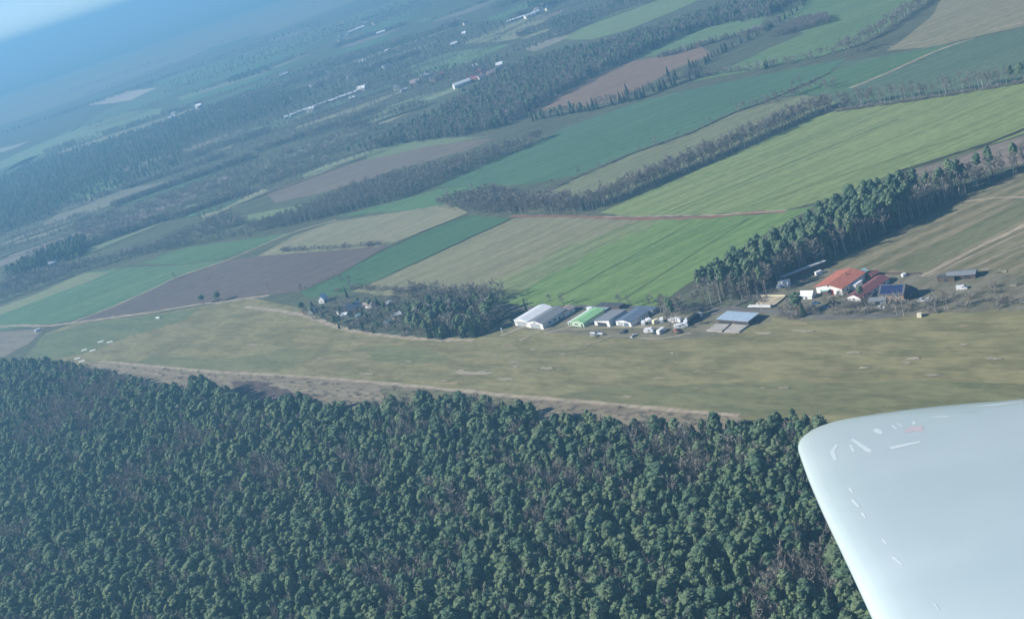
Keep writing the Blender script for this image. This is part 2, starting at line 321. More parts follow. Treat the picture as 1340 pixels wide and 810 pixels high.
ribbon('track', [(130,473),(280,487),(380,492),(450,497),(620,513),(700,521),(780,527),(900,539),(968,544)], 3.2, track_m)
ribbon('ditch', [(668,284),(720,283),(760,284),(830,287),(930,285),(985,279),(1028,277)], 5.0, brown_m, .5)
ribbon('spoil_heap_strip', [(790,284),(850,284),(900,282),(930,283),(975,279),(1030,276)], 2.0, track_m, .9)
ribbon('track', [(1113,116),(1160,97),(1225,67),(1274,51)], 5.0, pale_m)
ribbon('track', [(1300,39),(1320,34),(1336,31)], 8.0, track_m, .6)
ribbon('track', [(1165,62),(1200,57),(1230,50)], 2.5, track_m, .9)
ribbon('track', [(1205,362),(1240,345),(1270,329),(1350,291)], 3.4, track_m, .5)
ribbon('track', [(1212,363),(1245,348),(1275,334),(1350,300)], 1.4, track_m, .6)
ribbon('track', [(1262,264),(1290,261),(1320,258),(1355,259)], 2.6, track_m, .5)
ribbon('track', [(1270,352),(1300,338),(1350,318)], 1.6, pale_m, .6)
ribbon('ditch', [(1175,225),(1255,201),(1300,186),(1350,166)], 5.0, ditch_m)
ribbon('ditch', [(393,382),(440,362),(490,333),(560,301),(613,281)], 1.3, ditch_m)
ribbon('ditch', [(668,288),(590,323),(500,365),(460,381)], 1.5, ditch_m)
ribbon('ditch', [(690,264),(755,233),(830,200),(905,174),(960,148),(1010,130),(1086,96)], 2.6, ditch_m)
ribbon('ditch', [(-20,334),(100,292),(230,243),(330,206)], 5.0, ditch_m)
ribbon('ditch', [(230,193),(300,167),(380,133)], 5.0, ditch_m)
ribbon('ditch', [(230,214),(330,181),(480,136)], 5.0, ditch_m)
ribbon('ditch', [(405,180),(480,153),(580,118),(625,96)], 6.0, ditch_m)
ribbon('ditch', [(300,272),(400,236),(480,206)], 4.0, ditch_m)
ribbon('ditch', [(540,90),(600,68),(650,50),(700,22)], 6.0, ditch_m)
ribbon('road', [(560,400),(640,402),(690,404),(760,402),(850,404),(930,404),(1000,406),(1080,416),(1180,412)], 5.0, road_m)
ribbon('road', [(905,425),(950,404),(985,392),(1012,376),(1030,366),(1072,352)], 4.0, road_m)
tram_m = field_mat('tramline_soil', (0.125, 0.195, 0.066), (0.16, 0.22, 0.078), 16, size=20)
def trams(a0, a1, b0, b1, n, w):
    for k in range(n):
        t = (k + .5) / n; p = [a0[i] + (b0[i]-a0[i])*t for i in (0, 1)]; q = [a1[i] + (b1[i]-a1[i])*t for i in (0, 1)]
        for s_ in (0, 1.1): ribbon('tramline', [(p[0], p[1]+s_), ((p[0]+q[0])/2, (p[1]+q[1])/2+s_), (q[0], q[1]+s_)], w, tram_m, .8, step=14)
trams((690,386), (875,290), (850,398), (1015,284), 2, .4)
trams((830,280), (1130,146), (1000,277), (1310,186), 2, .4)
ribbon('track', [(655,440),(680,431),(700,422)], 5.0, pale_m, .4)
ribbon('track', [(680,446),(700,438),(722,428)], 3.0, pale_m, .4)
ribbon('track', [(715,437),(735,431),(756,424),(772,420)], 2.6, pale_m, .5)
ribbon('track', [(735,432),(790,430),(830,428),(870,429)], 2.0, pale_m, .7)
ribbon('track', [(765,454),(785,445),(800,440)], 2.0, pale_m, .6)
ribbon('track', [(838,443),(860,446),(885,444),(905,436)], 2.0, pale_m, .6)
for (x, y, w, hgt) in ((625,489,36,4),(672,474,10,2.4),(674,480,7,2),(718,483,13,2.6),(698,458,6,1.8),(738,454,7,2),(737,464,6,2),(649,466,5,1.6),(603,487,10,3),(535,474,6,2),
    (863,496,8,1.8),(913,508,5,1.5),(1025,508,15,2),(998,508,5,1.5),(1130,482,10,2),(1195,470,14,3),(1188,476,10,2),(955,437,18,2.2),(1050,434,22,2.4),(1000,437,20,2),(1116,462,14,2),(1262,452,9,2),(880,463,4,1.4),
    (1289,354,9,2.2),(1313,356,9,2.0),(1326,375,7,1.6),(820,520,9,1.6),(660,497,14,2),(580,499,9,1.6),(480,490,12,2),(420,470,9,1.6),(330,452,10,1.6),(1220,492,16,2),(1300,470,12,2.4)):
    n = 14; pl = []
    for k in range(n):
        a = 2 * pi * k / n; r = rng.uniform(.4, 1.0); pl.append((x + cos(a) * w * r, y + sin(a) * hgt * r + cos(a) * w * r * .02))
    sheet('worn_patch', pl, pale_m, .3, 3)

# ------------------------------------------------------------------ trees: a few forms of each kind, grown once, then planted
def ico_pts(sub=1):
    t = (1 + 5 ** .5) / 2
    v = [Vector(q).normalized() for q in ((-1,t,0),(1,t,0),(-1,-t,0),(1,-t,0),(0,-1,t),(0,1,t),(0,-1,-t),(0,1,-t),(t,0,-1),(t,0,1),(-t,0,-1),(-t,0,1))]
    f = [(0,11,5),(0,5,1),(0,1,7),(0,7,10),(0,10,11),(1,5,9),(5,11,4),(11,10,2),(10,7,6),(7,1,8),(3,9,4),(3,4,2),(3,2,6),(3,6,8),(3,8,9),(4,9,5),(2,4,11),(6,2,10),(8,6,7),(9,8,1)]
    for _ in range(sub):
        c = {}; nf = []
        def mid(a, b):
            k = (min(a, b), max(a, b))
            if k not in c: v.append(((v[a] + v[b]) / 2).normalized()); c[k] = len(v) - 1
            return c[k]
        for a, b, d in f:
            x, y, z = mid(a, b), mid(b, d), mid(d, a); nf += [(a, x, z), (b, y, x), (d, z, y), (x, y, z)]
        f = nf
    return v, f
ICO = ico_pts(1)
def clump(g, c, rx, rz, r, mi=0, tufts=18, ts=.55):
    v, f = ICO; vs = []
    for p in v:
        k = r.uniform(.68, 1.18); vs.append((c[0] + p.x * rx * k, c[1] + p.y * rx * k, c[2] + p.z * rz * k))
    g.add(vs, f, mi)
    for _ in range(tufts):               # loose sprays of needles that break the outline
        d = Vector((r.gauss(0, 1), r.gauss(0, 1), r.gauss(.25, .8))).normalized()
        q = Vector((c[0] + d.x * rx, c[1] + d.y * rx, c[2] + d.z * rz)); s = r.uniform(.6, 1.3) * ts
        u = d.cross(Vector((r.random(), r.random(), r.random() + .1))).normalized()
        g.add([q - u * s * .6, q + u * s * .6, q + d * s * 1.2 + Vector((0, 0, .15))], [(0, 1, 2)], mi)
def pine_form(seed, H, cr, base):
    r = random.Random(seed); t = Geo(); c = Geo()
    lx, ly = r.uniform(-.5, .5), r.uniform(-.5, .5)
    t.tube([(0,0,-.3),(lx*.3,ly*.3,H*.4),(lx,ly,H*.93)], [.24,.17,.05], 6)
    for i in range(4):
        a = r.uniform(0, 2*pi); z = H * r.uniform(base + .02, .75)
        t.tube([(lx*z/H,ly*z/H,z),(lx*z/H+cos(a)*cr*.7,ly*z/H+sin(a)*cr*.7,z+.7)], [.07,.03], 4)
    n = 14
    for i in range(n):                    # clumps of needles over an egg shaped crown, lower ones wider
        u = (i + .5) / n; z = H * (base + (.97 - base) * u)
        w = max(.12, (1 - abs(1.75 * u - .72) ** 2.2)) ** .5 if u > .41 else .75 + .6 * u
        a = i * 2.4 + r.uniform(-.5, .5); rr = cr * min(1, w) * r.uniform(.35, .68) * (0 if i == n - 1 else 1)
        s = cr * (.52 - .10 * u) * r.uniform(.8, 1.25)
        clump(c, (lx*u + cos(a)*rr, ly*u + sin(a)*rr, z), s, s * r.uniform(.7, .95), r, 0, 14, .38)
    return t, c
def spruce_form(seed, H, cr):
    r = random.Random(seed); t = Geo(); c = Geo()
    t.tube([(0,0,-.3),(0,0,H*.9)], [.22,.04], 6)
    n = 11
    for i in range(n):
        u = i / (n - 1); z = H * (.08 + .86 * u); R = cr * (1 - u) ** .85 + .12
        m = 11; vs = [(0, 0, z + H * .13)]
        for k in range(m * 2):
            a = 2*pi*k/(m*2) + i*.3; q = R * (r.uniform(.85,1.15) if k % 2 == 0 else r.uniform(.45,.7))
            vs.append((cos(a)*q, sin(a)*q, z - R*.22*(1 if k % 2 == 0 else .3)))
        c.add(vs, [(0, 1 + k, 1 + (k + 1) % (2*m)) for k in range(2*m)])
    return t, c
def bare_form(seed, H, cr, lean=.5, twig=150, narrow=True):
    r = random.Random(seed); t = Geo(); c = Geo()
    lx, ly = r.uniform(-lean, lean), r.uniform(-lean, lean)
    def axis(z): u = z / H; return Vector((lx*u*u, ly*u*u, z))
    t.tube([(0,0,-.3), axis(H*.3), axis(H*.6), axis(H*.93)], [.20,.15,.09,.03], 6)
    limbs = []
    for i in range(13 if narrow else 16):
        z = H * r.uniform(.28, .85); a = i * 2.4 + r.uniform(-.4, .4)
        L = cr * (1.25 - .75 * z / H) * r.uniform(.8, 1.3); up = L * (1.5 if narrow else .8) * r.uniform(.7, 1.2)
        p0 = axis(z); p1 = p0 + Vector((cos(a)*L*.55, sin(a)*L*.55, up*.45)); p2 = p0 + Vector((cos(a)*L, sin(a)*L, up))
        c.tube([p0, p1, p2], [.07,.045,.02], 3); limbs.append((p0, p1, p2))
    for i in range(twig):                # fine twigs: long slivers that fan out and up from the limbs
        p0, p1, p2 = r.choice(limbs); u = r.uniform(.15, 1)
        q = p0.lerp(p1, u*2) if u < .5 else p1.lerp(p2, u*2-1)
        d = ((p2 - p0).normalized() + Vector((r.gauss(0,.55), r.gauss(0,.55), r.gauss(.35,.4)))).normalized()
        L = r.uniform(.9, 2.3); w = r.uniform(.08, .17)
        s = d.cross(Vector((r.gauss(0,1), r.gauss(0,1), r.gauss(0,1)))).normalized() * w
        c.add([q - s, q + s, q + d * L], [(0, 1, 2)])
    return t, c
def shrub_form(seed, H, cr, twig=110):
    r = random.Random(seed); t = Geo(); c = Geo()
    for i in range(9):
        a = i * 2.4; L = cr * r.uniform(.5, 1)
        t.tube([(cos(a)*.15,sin(a)*.15,-.1),(cos(a)*L*.5,sin(a)*L*.5,H*.5),(cos(a)*L,sin(a)*L,H*r.uniform(.7,1))], [.05,.035,.015], 3)
    for i in range(twig):
        a = r.uniform(0, 2*pi); rr = cr * sqrt(r.random()); q = Vector((cos(a)*rr, sin(a)*rr, H * r.uniform(.1,.75)))
        d = Vector((cos(a)*.5, sin(a)*.5, r.uniform(.3,1.2))).normalized(); s = d.cross(Vector((r.gauss(0,1),r.gauss(0,1),.2))).normalized()*r.uniform(.05,.1)
        c.add([q-s, q+s, q+d*r.uniform(.6,1.4)], [(0,1,2)])
    return t, c
FORMS = []          # (kind, trunk mesh, crown mesh, height)
PCOL = bpy.data.collections.new('tree_forms')
def form(kind, tc, tm, cm, H):
    t, c = tc; j = Geo(); j.v = list(t.v); j.f = list(t.f); j.m = [0]*len(t.f); j.add(c.v, c.f, 1)
    nm = '%03d_%s' % (len(FORMS), kind)
    o = bpy.data.objects.new(nm, j.mesh(nm, [tm, cm])); PCOL.objects.link(o)
    FORMS.append((kind, t.mesh('trunk', [tm]), c.mesh('crown', [cm]), H)); return len(FORMS) - 1
PINE = [form('pine', pine_form(s, 17, cr, b), pine_bark, needles, 17) for s, cr, b in ((1,2.6,.52),(2,2.3,.56),(3,3.1,.58),(4,2.5,.6),(5,2.2,.5),(6,3.0,.62))]
SPRUCE = [form('spruce', spruce_form(s, 14, cr), pine_bark, dark_needles, 14) for s, cr in ((1,2.3),(2,1.8),(3,2.7))]
BIRCH = [form('birch', bare_form(s, 16, cr, 1.0, 170), pale_bark, twigs, 16) for s, cr in ((1,2.0),(2,2.3),(3,1.8))]
BARE = [form('bare', bare_form(s, 14, cr, .8, 230, False), grey_bark, twigs, 14) for s, cr in ((4,2.8),(5,3.2),(6,2.5),(7,3.0))]
SHRUB = [form('shrub', shrub_form(s, 3, cr), grey_bark, twigs, 3) for s, cr in ((1,1.6),(2,1.9))]

def inside(poly):
    xs = np.array([p[0] for p in poly]); ys = np.array([p[1] for p in poly]); n = len(poly)
    def t(x, y):
        c = False; j = n - 1
        for i in range(n):
            if (ys[i] > y) != (ys[j] > y) and x < (xs[j]-xs[i])*(y-ys[i])/(ys[j]-ys[i]) + xs[i]: c = not c
            j = i
        return c
    return t
def inside_np(poly, P):
    x, y = P[:,0], P[:,1]; c = np.zeros(len(P), bool); n = len(poly); j = n - 1
    for i in range(n):
        xi, yi = poly[i]; xj, yj = poly[j]
        if yi != yj: c ^= ((yi > y) != (yj > y)) & (x < (xj-xi)*(y-yi)/(yj-yi) + xi)
        j = i
    return c
def scatter(poly, sp, jit=.42):
    a = np.array(poly); x0, y0 = a.min(0); x1, y1 = a.max(0)
    nx, ny = int((x1-x0)/sp)+2, int((y1-y0)/(sp*.87))+2
    gx, gy = np.meshgrid(np.arange(nx), np.arange(ny)); gx = gx + .5*(gy % 2)
    P = np.stack([x0 + gx.ravel()*sp, y0 + gy.ravel()*sp*.87], 1) + nrg.uniform(-jit*sp, jit*sp, (nx*ny, 2))
    return P[inside_np(poly, P)]
_tab = nrg.random((64, 64))
def vnoise(P, s):
    q = np.asarray(P)/s; i = np.floor(q).astype(int); f = q - i; f = f*f*(3-2*f)
    g = lambda dx, dy: _tab[(i[:,0]+dx) % 64, (i[:,1]+dy) % 64]
    return (g(0,0)*(1-f[:,0])+g(1,0)*f[:,0])*(1-f[:,1]) + (g(0,1)*(1-f[:,0])+g(1,1)*f[:,0])*f[:,1]

def gn_tree():
    ng = bpy.data.node_groups.new('plant', 'GeometryNodeTree')
    ng.interface.new_socket('Geometry', in_out='INPUT', socket_type='NodeSocketGeometry')
    ng.interface.new_socket('Geometry', in_out='OUTPUT', socket_type='NodeSocketGeometry')
    N = ng.nodes; gi = N.new('NodeGroupInput'); go = N.new('NodeGroupOutput')
    ip = N.new('GeometryNodeInstanceOnPoints'); ci = N.new('GeometryNodeCollectionInfo')
    ci.inputs['Collection'].default_value = PCOL; ci.inputs['Separate Children'].default_value = True; ci.inputs['Reset Children'].default_value = True
    def na(n, t):
        a = N.new('GeometryNodeInputNamedAttribute'); a.data_type = t; a.inputs[0].default_value = n; return a.outputs[0]
    L = ng.links; L.new(gi.outputs[0], ip.inputs['Points']); L.new(ci.outputs[0], ip.inputs['Instance'])
    ip.inputs['Pick Instance'].default_value = True
    L.new(na('form', 'INT'), ip.inputs['Instance Index']); L.new(na('turn', 'FLOAT_VECTOR'), ip.inputs['Rotation']); L.new(na('size', 'FLOAT_VECTOR'), ip.inputs['Scale'])
    L.new(ip.outputs[0], go.inputs[0]); return ng
PLANT = gn_tree()
def plant_mass(name, trees, label):
    """trees: (x, y, form, rot, sxy, sz): one object for a mass nobody could count"""
    me = bpy.data.meshes.new(name); n = len(trees); A = np.array(trees, float)
    me.vertices.add(n); co = np.zeros((n, 3)); co[:, :2] = A[:, :2]; me.vertices.foreach_set('co', co.ravel())
    a = me.attributes.new('form', 'INT', 'POINT'); a.data.foreach_set('value', A[:, 2].astype(np.int32))
    a = me.attributes.new('turn', 'FLOAT_VECTOR', 'POINT'); r = np.zeros((n, 3)); r[:, 2] = A[:, 3]; r[:, :2] = nrg.normal(0, .035, (n, 2)); a.data.foreach_set('vector', r.ravel())
    a = me.attributes.new('size', 'FLOAT_VECTOR', 'POINT'); a.data.foreach_set('vector', np.stack([A[:, 4], A[:, 4], A[:, 5]], 1).ravel())
    o = link(bpy.data.objects.new(name, me)); md = o.modifiers.new('plant', 'NODES'); md.node_group = PLANT
    return tag(o, label, None, None, 'stuff')
TNAME = {'pine': 'pine_tree', 'spruce': 'spruce_tree', 'birch': 'birch_tree', 'bare': 'bare_tree', 'shrub': 'bare_shrub'}
def plant_one(t, label, group=None, cat='tree'):
    x, y, fi, rot, sx, sz = t; kind, tm, cm, H = FORMS[int(fi)]
    if kind == 'shrub': cat = 'shrub'
    o = empty(TNAME[kind], (x, y, 0), rot, label, cat, group); o.scale = (sx, sx, sz); o.empty_display_size = .3
    link(bpy.data.objects.new('trunk', tm), o); link(bpy.data.objects.new('crown', cm), o); return o
def mk(P, kinds, h, hv=.15, wide=1.0):
    """kinds: list of form lists or a function of the point; h: height in metres"""
    out = []
    for (x, y) in P:
        fl = kinds(x, y) if callable(kinds) else rng.choice(kinds)
        fi = rng.choice(fl); k = h * rng.uniform(1-hv, 1+hv) / FORMS[fi][3]
        out.append((x, y, fi, rng.uniform(0, 2*pi), k * wide * rng.uniform(.85, 1.15), k))
    return out
def band(near, far, zfar): return [tuple(at(*p)[:2]) for p in near] + [tuple(at(*p, zfar)[:2]) for p in reversed(far)]
def alongside(line, depth):
    """strip of ground behind a base line (away from the viewer)"""
    g = [np.array(p) for p in ground(line)]; out = []
    for i, p in enumerate(g):
        d = g[min(i+1, len(g)-1)] - g[max(i-1, 0)]; d /= np.linalg.norm(d); n = np.array([-d[1], d[0]])
        if n[1] < 0: n = -n
        out.append((p, p + n * depth))
    return [tuple(a) for a, b in out] + [tuple(b) for a, b in reversed(out)]
def in_frame(x, y, z=8, m=0):
    u, v = pix((x, y, z)); return -m < u < 1340 + m and -m < v < 810 + m

# --- the forest below: far edge is where its crowns end in the picture
top = [(-60,462),(0,472),(50,468),(100,478),(150,488),(200,503),(240,505),(262,492),(300,507),(330,524),(365,524),(382,514),(420,526),(450,527),(500,520),(560,514),(620,519),(700,533),(770,544),(860,546),(940,549),(1000,543),(1040,537),(1085,550),(1140,565),(1220,585),(1400,620)]
fpoly = [tuple(at(*p, 15.0)[:2]) for p in top] + [tuple(at(1420, 960)[:2]), tuple(at(-80, 900)[:2])]
sheet('forest_floor', fpoly, forest_floor_m, 1, 12, world_pts=True)
P = scatter(fpoly, 3.95)
bare_spots = [(905,595,55),(1050,745,60),(1075,690,25),(120,520,80),(60,560,60),(455,605,22),(260,700,40),(330,740,30),(660,600,30),(970,600,25),(850,570,40),(1000,790,40),(540,570,22),(730,720,22),(180,640,40),(600,740,22)]
nz = vnoise(P, 17.0) * .6 + vnoise(P + 500, 43.0) * .4
forest_pines, forest_bare = [], []
for (x, y), q in zip(P, nz):
    u, v = pix((x, y, 12)); pb = .11 + max(0, q - .55) * 2.4
    for (a, b, r) in bare_spots:
        d = hypot(u - a, (v - b) * 1.3) / r
        if d < 1: pb += .6 * (1 - d * d)
    if q < .16 and rng.random() < .5: continue        # gaps in the canopy
    if rng.random() < pb: forest_bare += mk([(x, y)], [BIRCH, BIRCH, BARE], 16.8, .14, .85)
    else: forest_pines += mk([(x, y)], [PINE], 15.5, .24, .74 + .80 * rng.random() ** 2)
WING_PX = inside([(1040,575),(1060,555),(1180,533),(1345,515),(1345,815),(1150,815)])
def split_near(trees, n):
    vis = []; rest = []
    for t in trees:
        u, v = pix((t[0], t[1], 13)); (vis if (0 < u < 1340 and 5 < v < 808 and not WING_PX(u, v)) else rest).append(t)
    vis.sort(key=lambda t: t[0]**2 + t[1]**2)
    return vis[:n], vis[n:] + rest
np_, rp = split_near(forest_pines, 170); nb_, rb = split_near(forest_bare, 60)
for t in np_:
    u, v = pix((t[0], t[1], 13)); k = 'beside the edge of the wing' if u > 1000 else ('at the bottom edge of the picture right of its middle' if v > 755 else 'in the middle of the near forest left of the wing')
    plant_one(t, 'round crowned dark green pine ' + k, 'pines ' + k)
for t in nb_:
    u, v = pix((t[0], t[1], 13)); k = 'beside the edge of the wing' if u > 1000 else 'in the near forest left of the wing'
    plant_one(t, 'leafless grey brown tree among dark pines ' + k, 'leafless trees ' + k)
plant_mass('pine_forest', rp, 'dense dark green pine forest running along the airfield')
plant_mass('leafless_forest_trees', rb, 'grey leafless trees scattered through the farther pine forest')

# --- tall shelter belt of pines and birches behind the farm
belt_near = [(862,408),(890,408),(1005,388),(1026,366),(1080,347),(1110,332),(1180,297),(1230,270),(1270,252),(1340,223),(1420,190)]
belt_far = [(866,385),(895,358),(950,325),(1010,294),(1060,269),(1100,245),(1160,226),(1200,214),(1270,194),(1340,173),(1420,140)]
bp = band(belt_near, belt_far, 21.0)
P = scatter(bp, 4.4); nin = [np.array(p) for p in ground(belt_near)]
def belt_kind(x, y):
    u, v = pix((x, y, 0)); d = min(abs((y - a[1]) - (b[1]-a[1])/(b[0]-a[0])*(x-a[0])) for a, b in zip(nin, nin[1:]) if min(a[0],b[0]) - 3 <= x <= max(a[0],b[0]) + 3) if nin[0][0] < x < nin[-1][0] else 5
    p = .12 if d < 7 else .82
    if u > 1200: p *= .35
    if u < 905: p *= .2
    return PINE if rng.random() < p else rng.choice([BIRCH, BIRCH, BARE])
belt = []
for (x, y) in P:
    fl = belt_kind(x, y); hh = 18.5 if fl is PINE else (16.5 if rng.random() < .7 else 11)
    u, v = pix((x, y, 0))
    if u < 915: hh *= .72
    if u > 1230: hh *= .95
    belt += mk([(x, y)], [fl], hh, .18, 1.0 if fl is PINE else 1.0)
belt.sort(key=lambda t: t[0]**2 + t[1]**2)
nb = [t for t in belt if FORMS[int(t[2])][0] == 'pine' and in_frame(t[0], t[1])][:80]
nbb = [t for t in belt if FORMS[int(t[2])][0] in ('birch', 'bare') and in_frame(t[0], t[1])][:110]
def belt_place(t):
    u = pix((t[0], t[1], 0))[0]
    return 'at the left end of the tree belt' if u < 1000 else ('in the belt behind the long open sided shed' if u < 1085 else ('in the belt above the red roofed farm' if u < 1180 else 'at the upper right end of the tree belt'))
for t in nb: plant_one(t, 'tall high crowned pine ' + belt_place(t), 'pines ' + belt_place(t))
for t in nbb:
    k = ('slim pale stemmed birch ', 'birches ') if FORMS[int(t[2])][0] == 'birch' else ('tall grey leafless tree ', 'grey trees ')
    plant_one(t, k[0] + belt_place(t), k[1] + belt_place(t))
ids = set(id(t) for t in nb + nbb)
plant_mass('shelter_belt', [t for t in belt if id(t) not in ids], 'inner trees of the tall belt between green field and pasture')

# --- grove beside the white hangar
g1 = band([(535,441),(580,444),(610,444),(636,439),(652,432)], [(528,400),(580,390),(620,388),(645,391),(655,398)], 8.0)
grove = mk(scatter(g1, 5.0), lambda x, y: rng.choice([SPRUCE, PINE, PINE, BARE, BARE]), 11.0, .35, 1.35)
for t in grove:
    k = FORMS[int(t[2])][0]
    plant_one(t, {'spruce': 'dark pointed spruce in the grove beside the white hangar', 'pine': 'round topped pine in the grove beside the white hangar',
      'bare': 'spreading leafless tree in the grove beside the white hangar', 'birch': 'slim leafless birch in the grove beside the white hangar'}[k],
      {'spruce': 'spruces of the grove', 'pine': 'pines of the grove', 'bare': 'leafless trees of the grove', 'birch': 'birches of the grove'}[k])
g2 = band([(395,412),(440,430),(480,438),(540,443)], [(392,404),(450,394),(500,392),(545,398)], 3.0)
allot = mk(scatter(g2, 6.2), lambda x, y: rng.choice([BARE, BARE, BARE, BARE, SHRUB, SPRUCE, PINE]), 6.6, .3, 1.45)
for i, t in enumerate(allot):
    k = FORMS[int(t[2])][0]
    if k == 'shrub': t = (*t[:4], t[4]*.55, t[5]*.55)
    plant_one(t, {'pine': 'small round topped pine among the white garden cottages', 'spruce': 'small dark conifer among the white garden cottages', 'bare': 'small leafless fruit tree among the white garden cottages',
      'shrub': 'bare shrub among the white garden cottages', 'birch': 'slim bare birch among the white garden cottages'}[k],
      {'spruce': 'conifers of the cottage gardens', 'pine': 'pines of the cottage gardens', 'bare': 'leafless trees of the cottage gardens', 'shrub': 'shrubs of the cottage gardens', 'birch': 'birches of the cottage gardens'}[k])
back = alongside([(520,402),(600,400),(650,402)], 14)
for t in mk(scatter(back, 4.6), [BARE, BIRCH, BARE], 12.5, .2, 1.1): plant_one(t, 'thin leafless tree at the back of the grove facing the tan field', 'thin trees behind the grove')
def lone(px, kinds, h, label, wide=1.0, group=None):
    x, y = at(*px)[:2]; return plant_one(mk([(x, y)], [kinds], h, .03, wide)[0], label, group)
lone((398,411), PINE, 10, 'round dark pine at the left end of the cottage gardens', 2.1)
lone((455,390), SPRUCE, 10, 'dark cone shaped evergreen standing above the cottage gardens', 1.2)
lone((422,394), SPRUCE, 7, 'small dark conifer beside the tall white cottage gable')
lone((690,410), SPRUCE, 11, 'narrow dark cypress left of the white hangar roof', .55)
lone((267,399), PINE, 9, 'left of two small dark pines beside the field track', 2.3)
lone((286,396), PINE, 10, 'right of two small dark pines beside the field track', 1.9)
lone((1045,412), PINE, 13, 'bushy evergreen in front of the small white tent roof', 2.0)
lone((1052,414), SPRUCE, 9, 'low dark conifer at the yard corner below the white tent roof', 1.8)
lone((1128,394), PINE, 9, 'green pine right in front of the red roofed house', 1.2)
lone((1100,396), BARE, 7, 'small leafless tree below the red roofed house')
for px in ((1183,414),(1174,413),(1225,411),(1237,408),(1241,408),(1305,404)):
    lone(px, BIRCH, 14 if px[0] < 1200 else 13, 'white stemmed birch on the airfield edge in front of the farm', .6, 'birches along the airfield edge')
lone((997,409), BIRCH, 15, 'tall pale birch beside the blue roofed hangar', .55)
lone((1035,414), BIRCH, 12, 'leaning pale birch left of the bushy evergreen', .6)
lone((880,436), BARE, 14, 'spreading leafless tree among the parked caravans', .9)
lone((355,386), BIRCH, 11, 'single leafless birch at the end of the ploughed field', .7)
lone((230,366), BARE, 8, 'leafless tree halfway along the diagonal track')
lone((330,316), BARE, 9, 'leafless tree standing in the narrow green strip')
lone((690,404), BARE, 8, 'thin leafless tree on the lane behind the white hangar')
for px in ((722,402),(738,401),(812,403),(826,404)): lone(px, BARE, 10, 'faint leafless tree on the lane behind the hangars', .9, 'leafless trees along the lane')
for px in ((855,408),(868,409),(878,410),(866,414)): lone(px, BARE, 12, 'grey leafless tree at the left end of the tall tree belt', .9, 'trees at the end of the belt')
for px in ((1108,72),(1114,74),(1120,70),(1127,68),(1112,67)): lone(px, BARE, 17, 'tall leafless tree in the clump between far green field and pasture', 1.0, 'clump of tall trees')
lone((1325,110), PINE, 15, 'left of two dark round trees in the birch row', 1.2); lone((1337,108), PINE, 16, 'right of two dark round trees in the birch row', 1.2)

# --- far hedgerows, woods and thickets
far_trees = []
def row(line, depth, h, sp, kinds, keep=1.0, wide=1.0):
    P = scatter(alongside(line, depth), sp); P = [p for p in P if rng.random() < keep]
    far_trees.extend(mk(P, kinds, h, .25, wide))
def wood(poly, h, sp, kinds, keep=1.0, wide=1.0):
    P = scatter(poly, sp); far_trees.extend(mk([p for p in P if rng.random() < keep], kinds, h, .2, wide))
row([(636,278),(700,282),(755,282),(790,272),(850,247),(930,213),(1010,179),(1065,153),(1092,146)], 20, 13, 4.0, [BARE, BARE, BIRCH])
row([(1092,146),(1150,138),(1240,126),(1345,108),(1420,97)], 7, 14, 3.6, [BIRCH, BIRCH, BARE], .85, .8)
row([(1092,148),(1240,127),(1345,109)], 3, 3, 2.5, [SHRUB])
wood(band([(572,272),(620,282),(665,282),(692,272)], [(578,256),(620,245),(650,240),(690,258)], 9), 11, 4.5, [BARE])
row([(690,264),(755,234),(830,201),(905,175),(960,149),(1010,131),(1086,97)], 2.5, 2.2, 2.4, [SHRUB], .55)
row([(690,264),(755,234),(905,175),(1086,97)], 3, 9, 9, [BARE], .5)
row([(960,150),(1000,140),(1060,122),(1095,118)], 14, 8, 5, [BARE], .8)
wp = band([(455,206),(480,199),(540,189),(600,181),(655,169),(695,146),(745,119),(790,95),(840,73),(900,45),(940,34),(1000,26),(1050,2)], [(440,196),(520,164),(560,148),(600,122),(650,92),(690,74),(750,60),(800,48),(880,25),(930,8),(985,-12)], 14)
wood(wp, 14.5, 5.6, lambda x, y: rng.choice([PINE, BARE, BARE, BIRCH]) if rng.random() < .88 else SPRUCE, .9, 1.1)
row([(688,162),(740,152),(775,146)], 10, 11, 5, [SPRUCE, PINE, BARE]); row([(775,146),(840,130),(880,114),(920,102)], 12, 12, 5.2, [BARE, BARE, SPRUCE])
for px, hh in (((822,124),14),((851,117),10),((876,107),17),((885,105),13),((905,97),18),((910,97),16),((918,96),12)):
    x, y = at(*px)[:2]; far_trees.extend(mk([(x, y)], [SPRUCE], hh, .05, 1.25))
row([(905,104),(960,97),(1010,89),(1060,79),(1105,67)], 8, 8, 5, [BARE, BARE, SHRUB], .7)
row([(1000,92),(1010,88)], 5, 11, 5, [SPRUCE])
row([(1105,68),(1142,52),(1180,27),(1215,4),(1245,-25)], 9, 12, 4.6, [BARE, BIRCH])
row([(860,78),(900,67),(930,58),(960,50),(1000,40)], 7, 7, 4.5, [BARE, SPRUCE, SHRUB])
row([(905,100),(930,80),(960,62),(1000,45),(1050,12),(1065,-10)], 9, 9, 5, [BARE, SPRUCE], .7)
wood(band([(995,52),(1030,47),(1088,31)], [(1005,42),(1040,22),(1082,14)], 8), 8, 3.2, [BARE])
wood(band([(325,305),(400,293),(455,279),(520,263),(575,241),(640,214),(690,194),(735,171)], [(330,288),(400,266),(460,238),(530,220),(600,202),(660,184),(720,164)], 11), 12, 4.8, [BARE, BARE, BIRCH])
row([(-30,408),(0,398),(55,377),(108,357),(170,339),(235,326)], 16, 9, 5, [BARE])
row([(235,326),(330,307),(420,288),(470,272)], 12, 8, 5, [BARE], .8)
row([(-20,335),(100,293),(250,239),(330,207)], 9, 9, 6, [BARE, BIRCH], .75)
row([(0,318),(60,292),(100,272),(170,252)], 10, 10, 7, [BARE, BIRCH], .6)
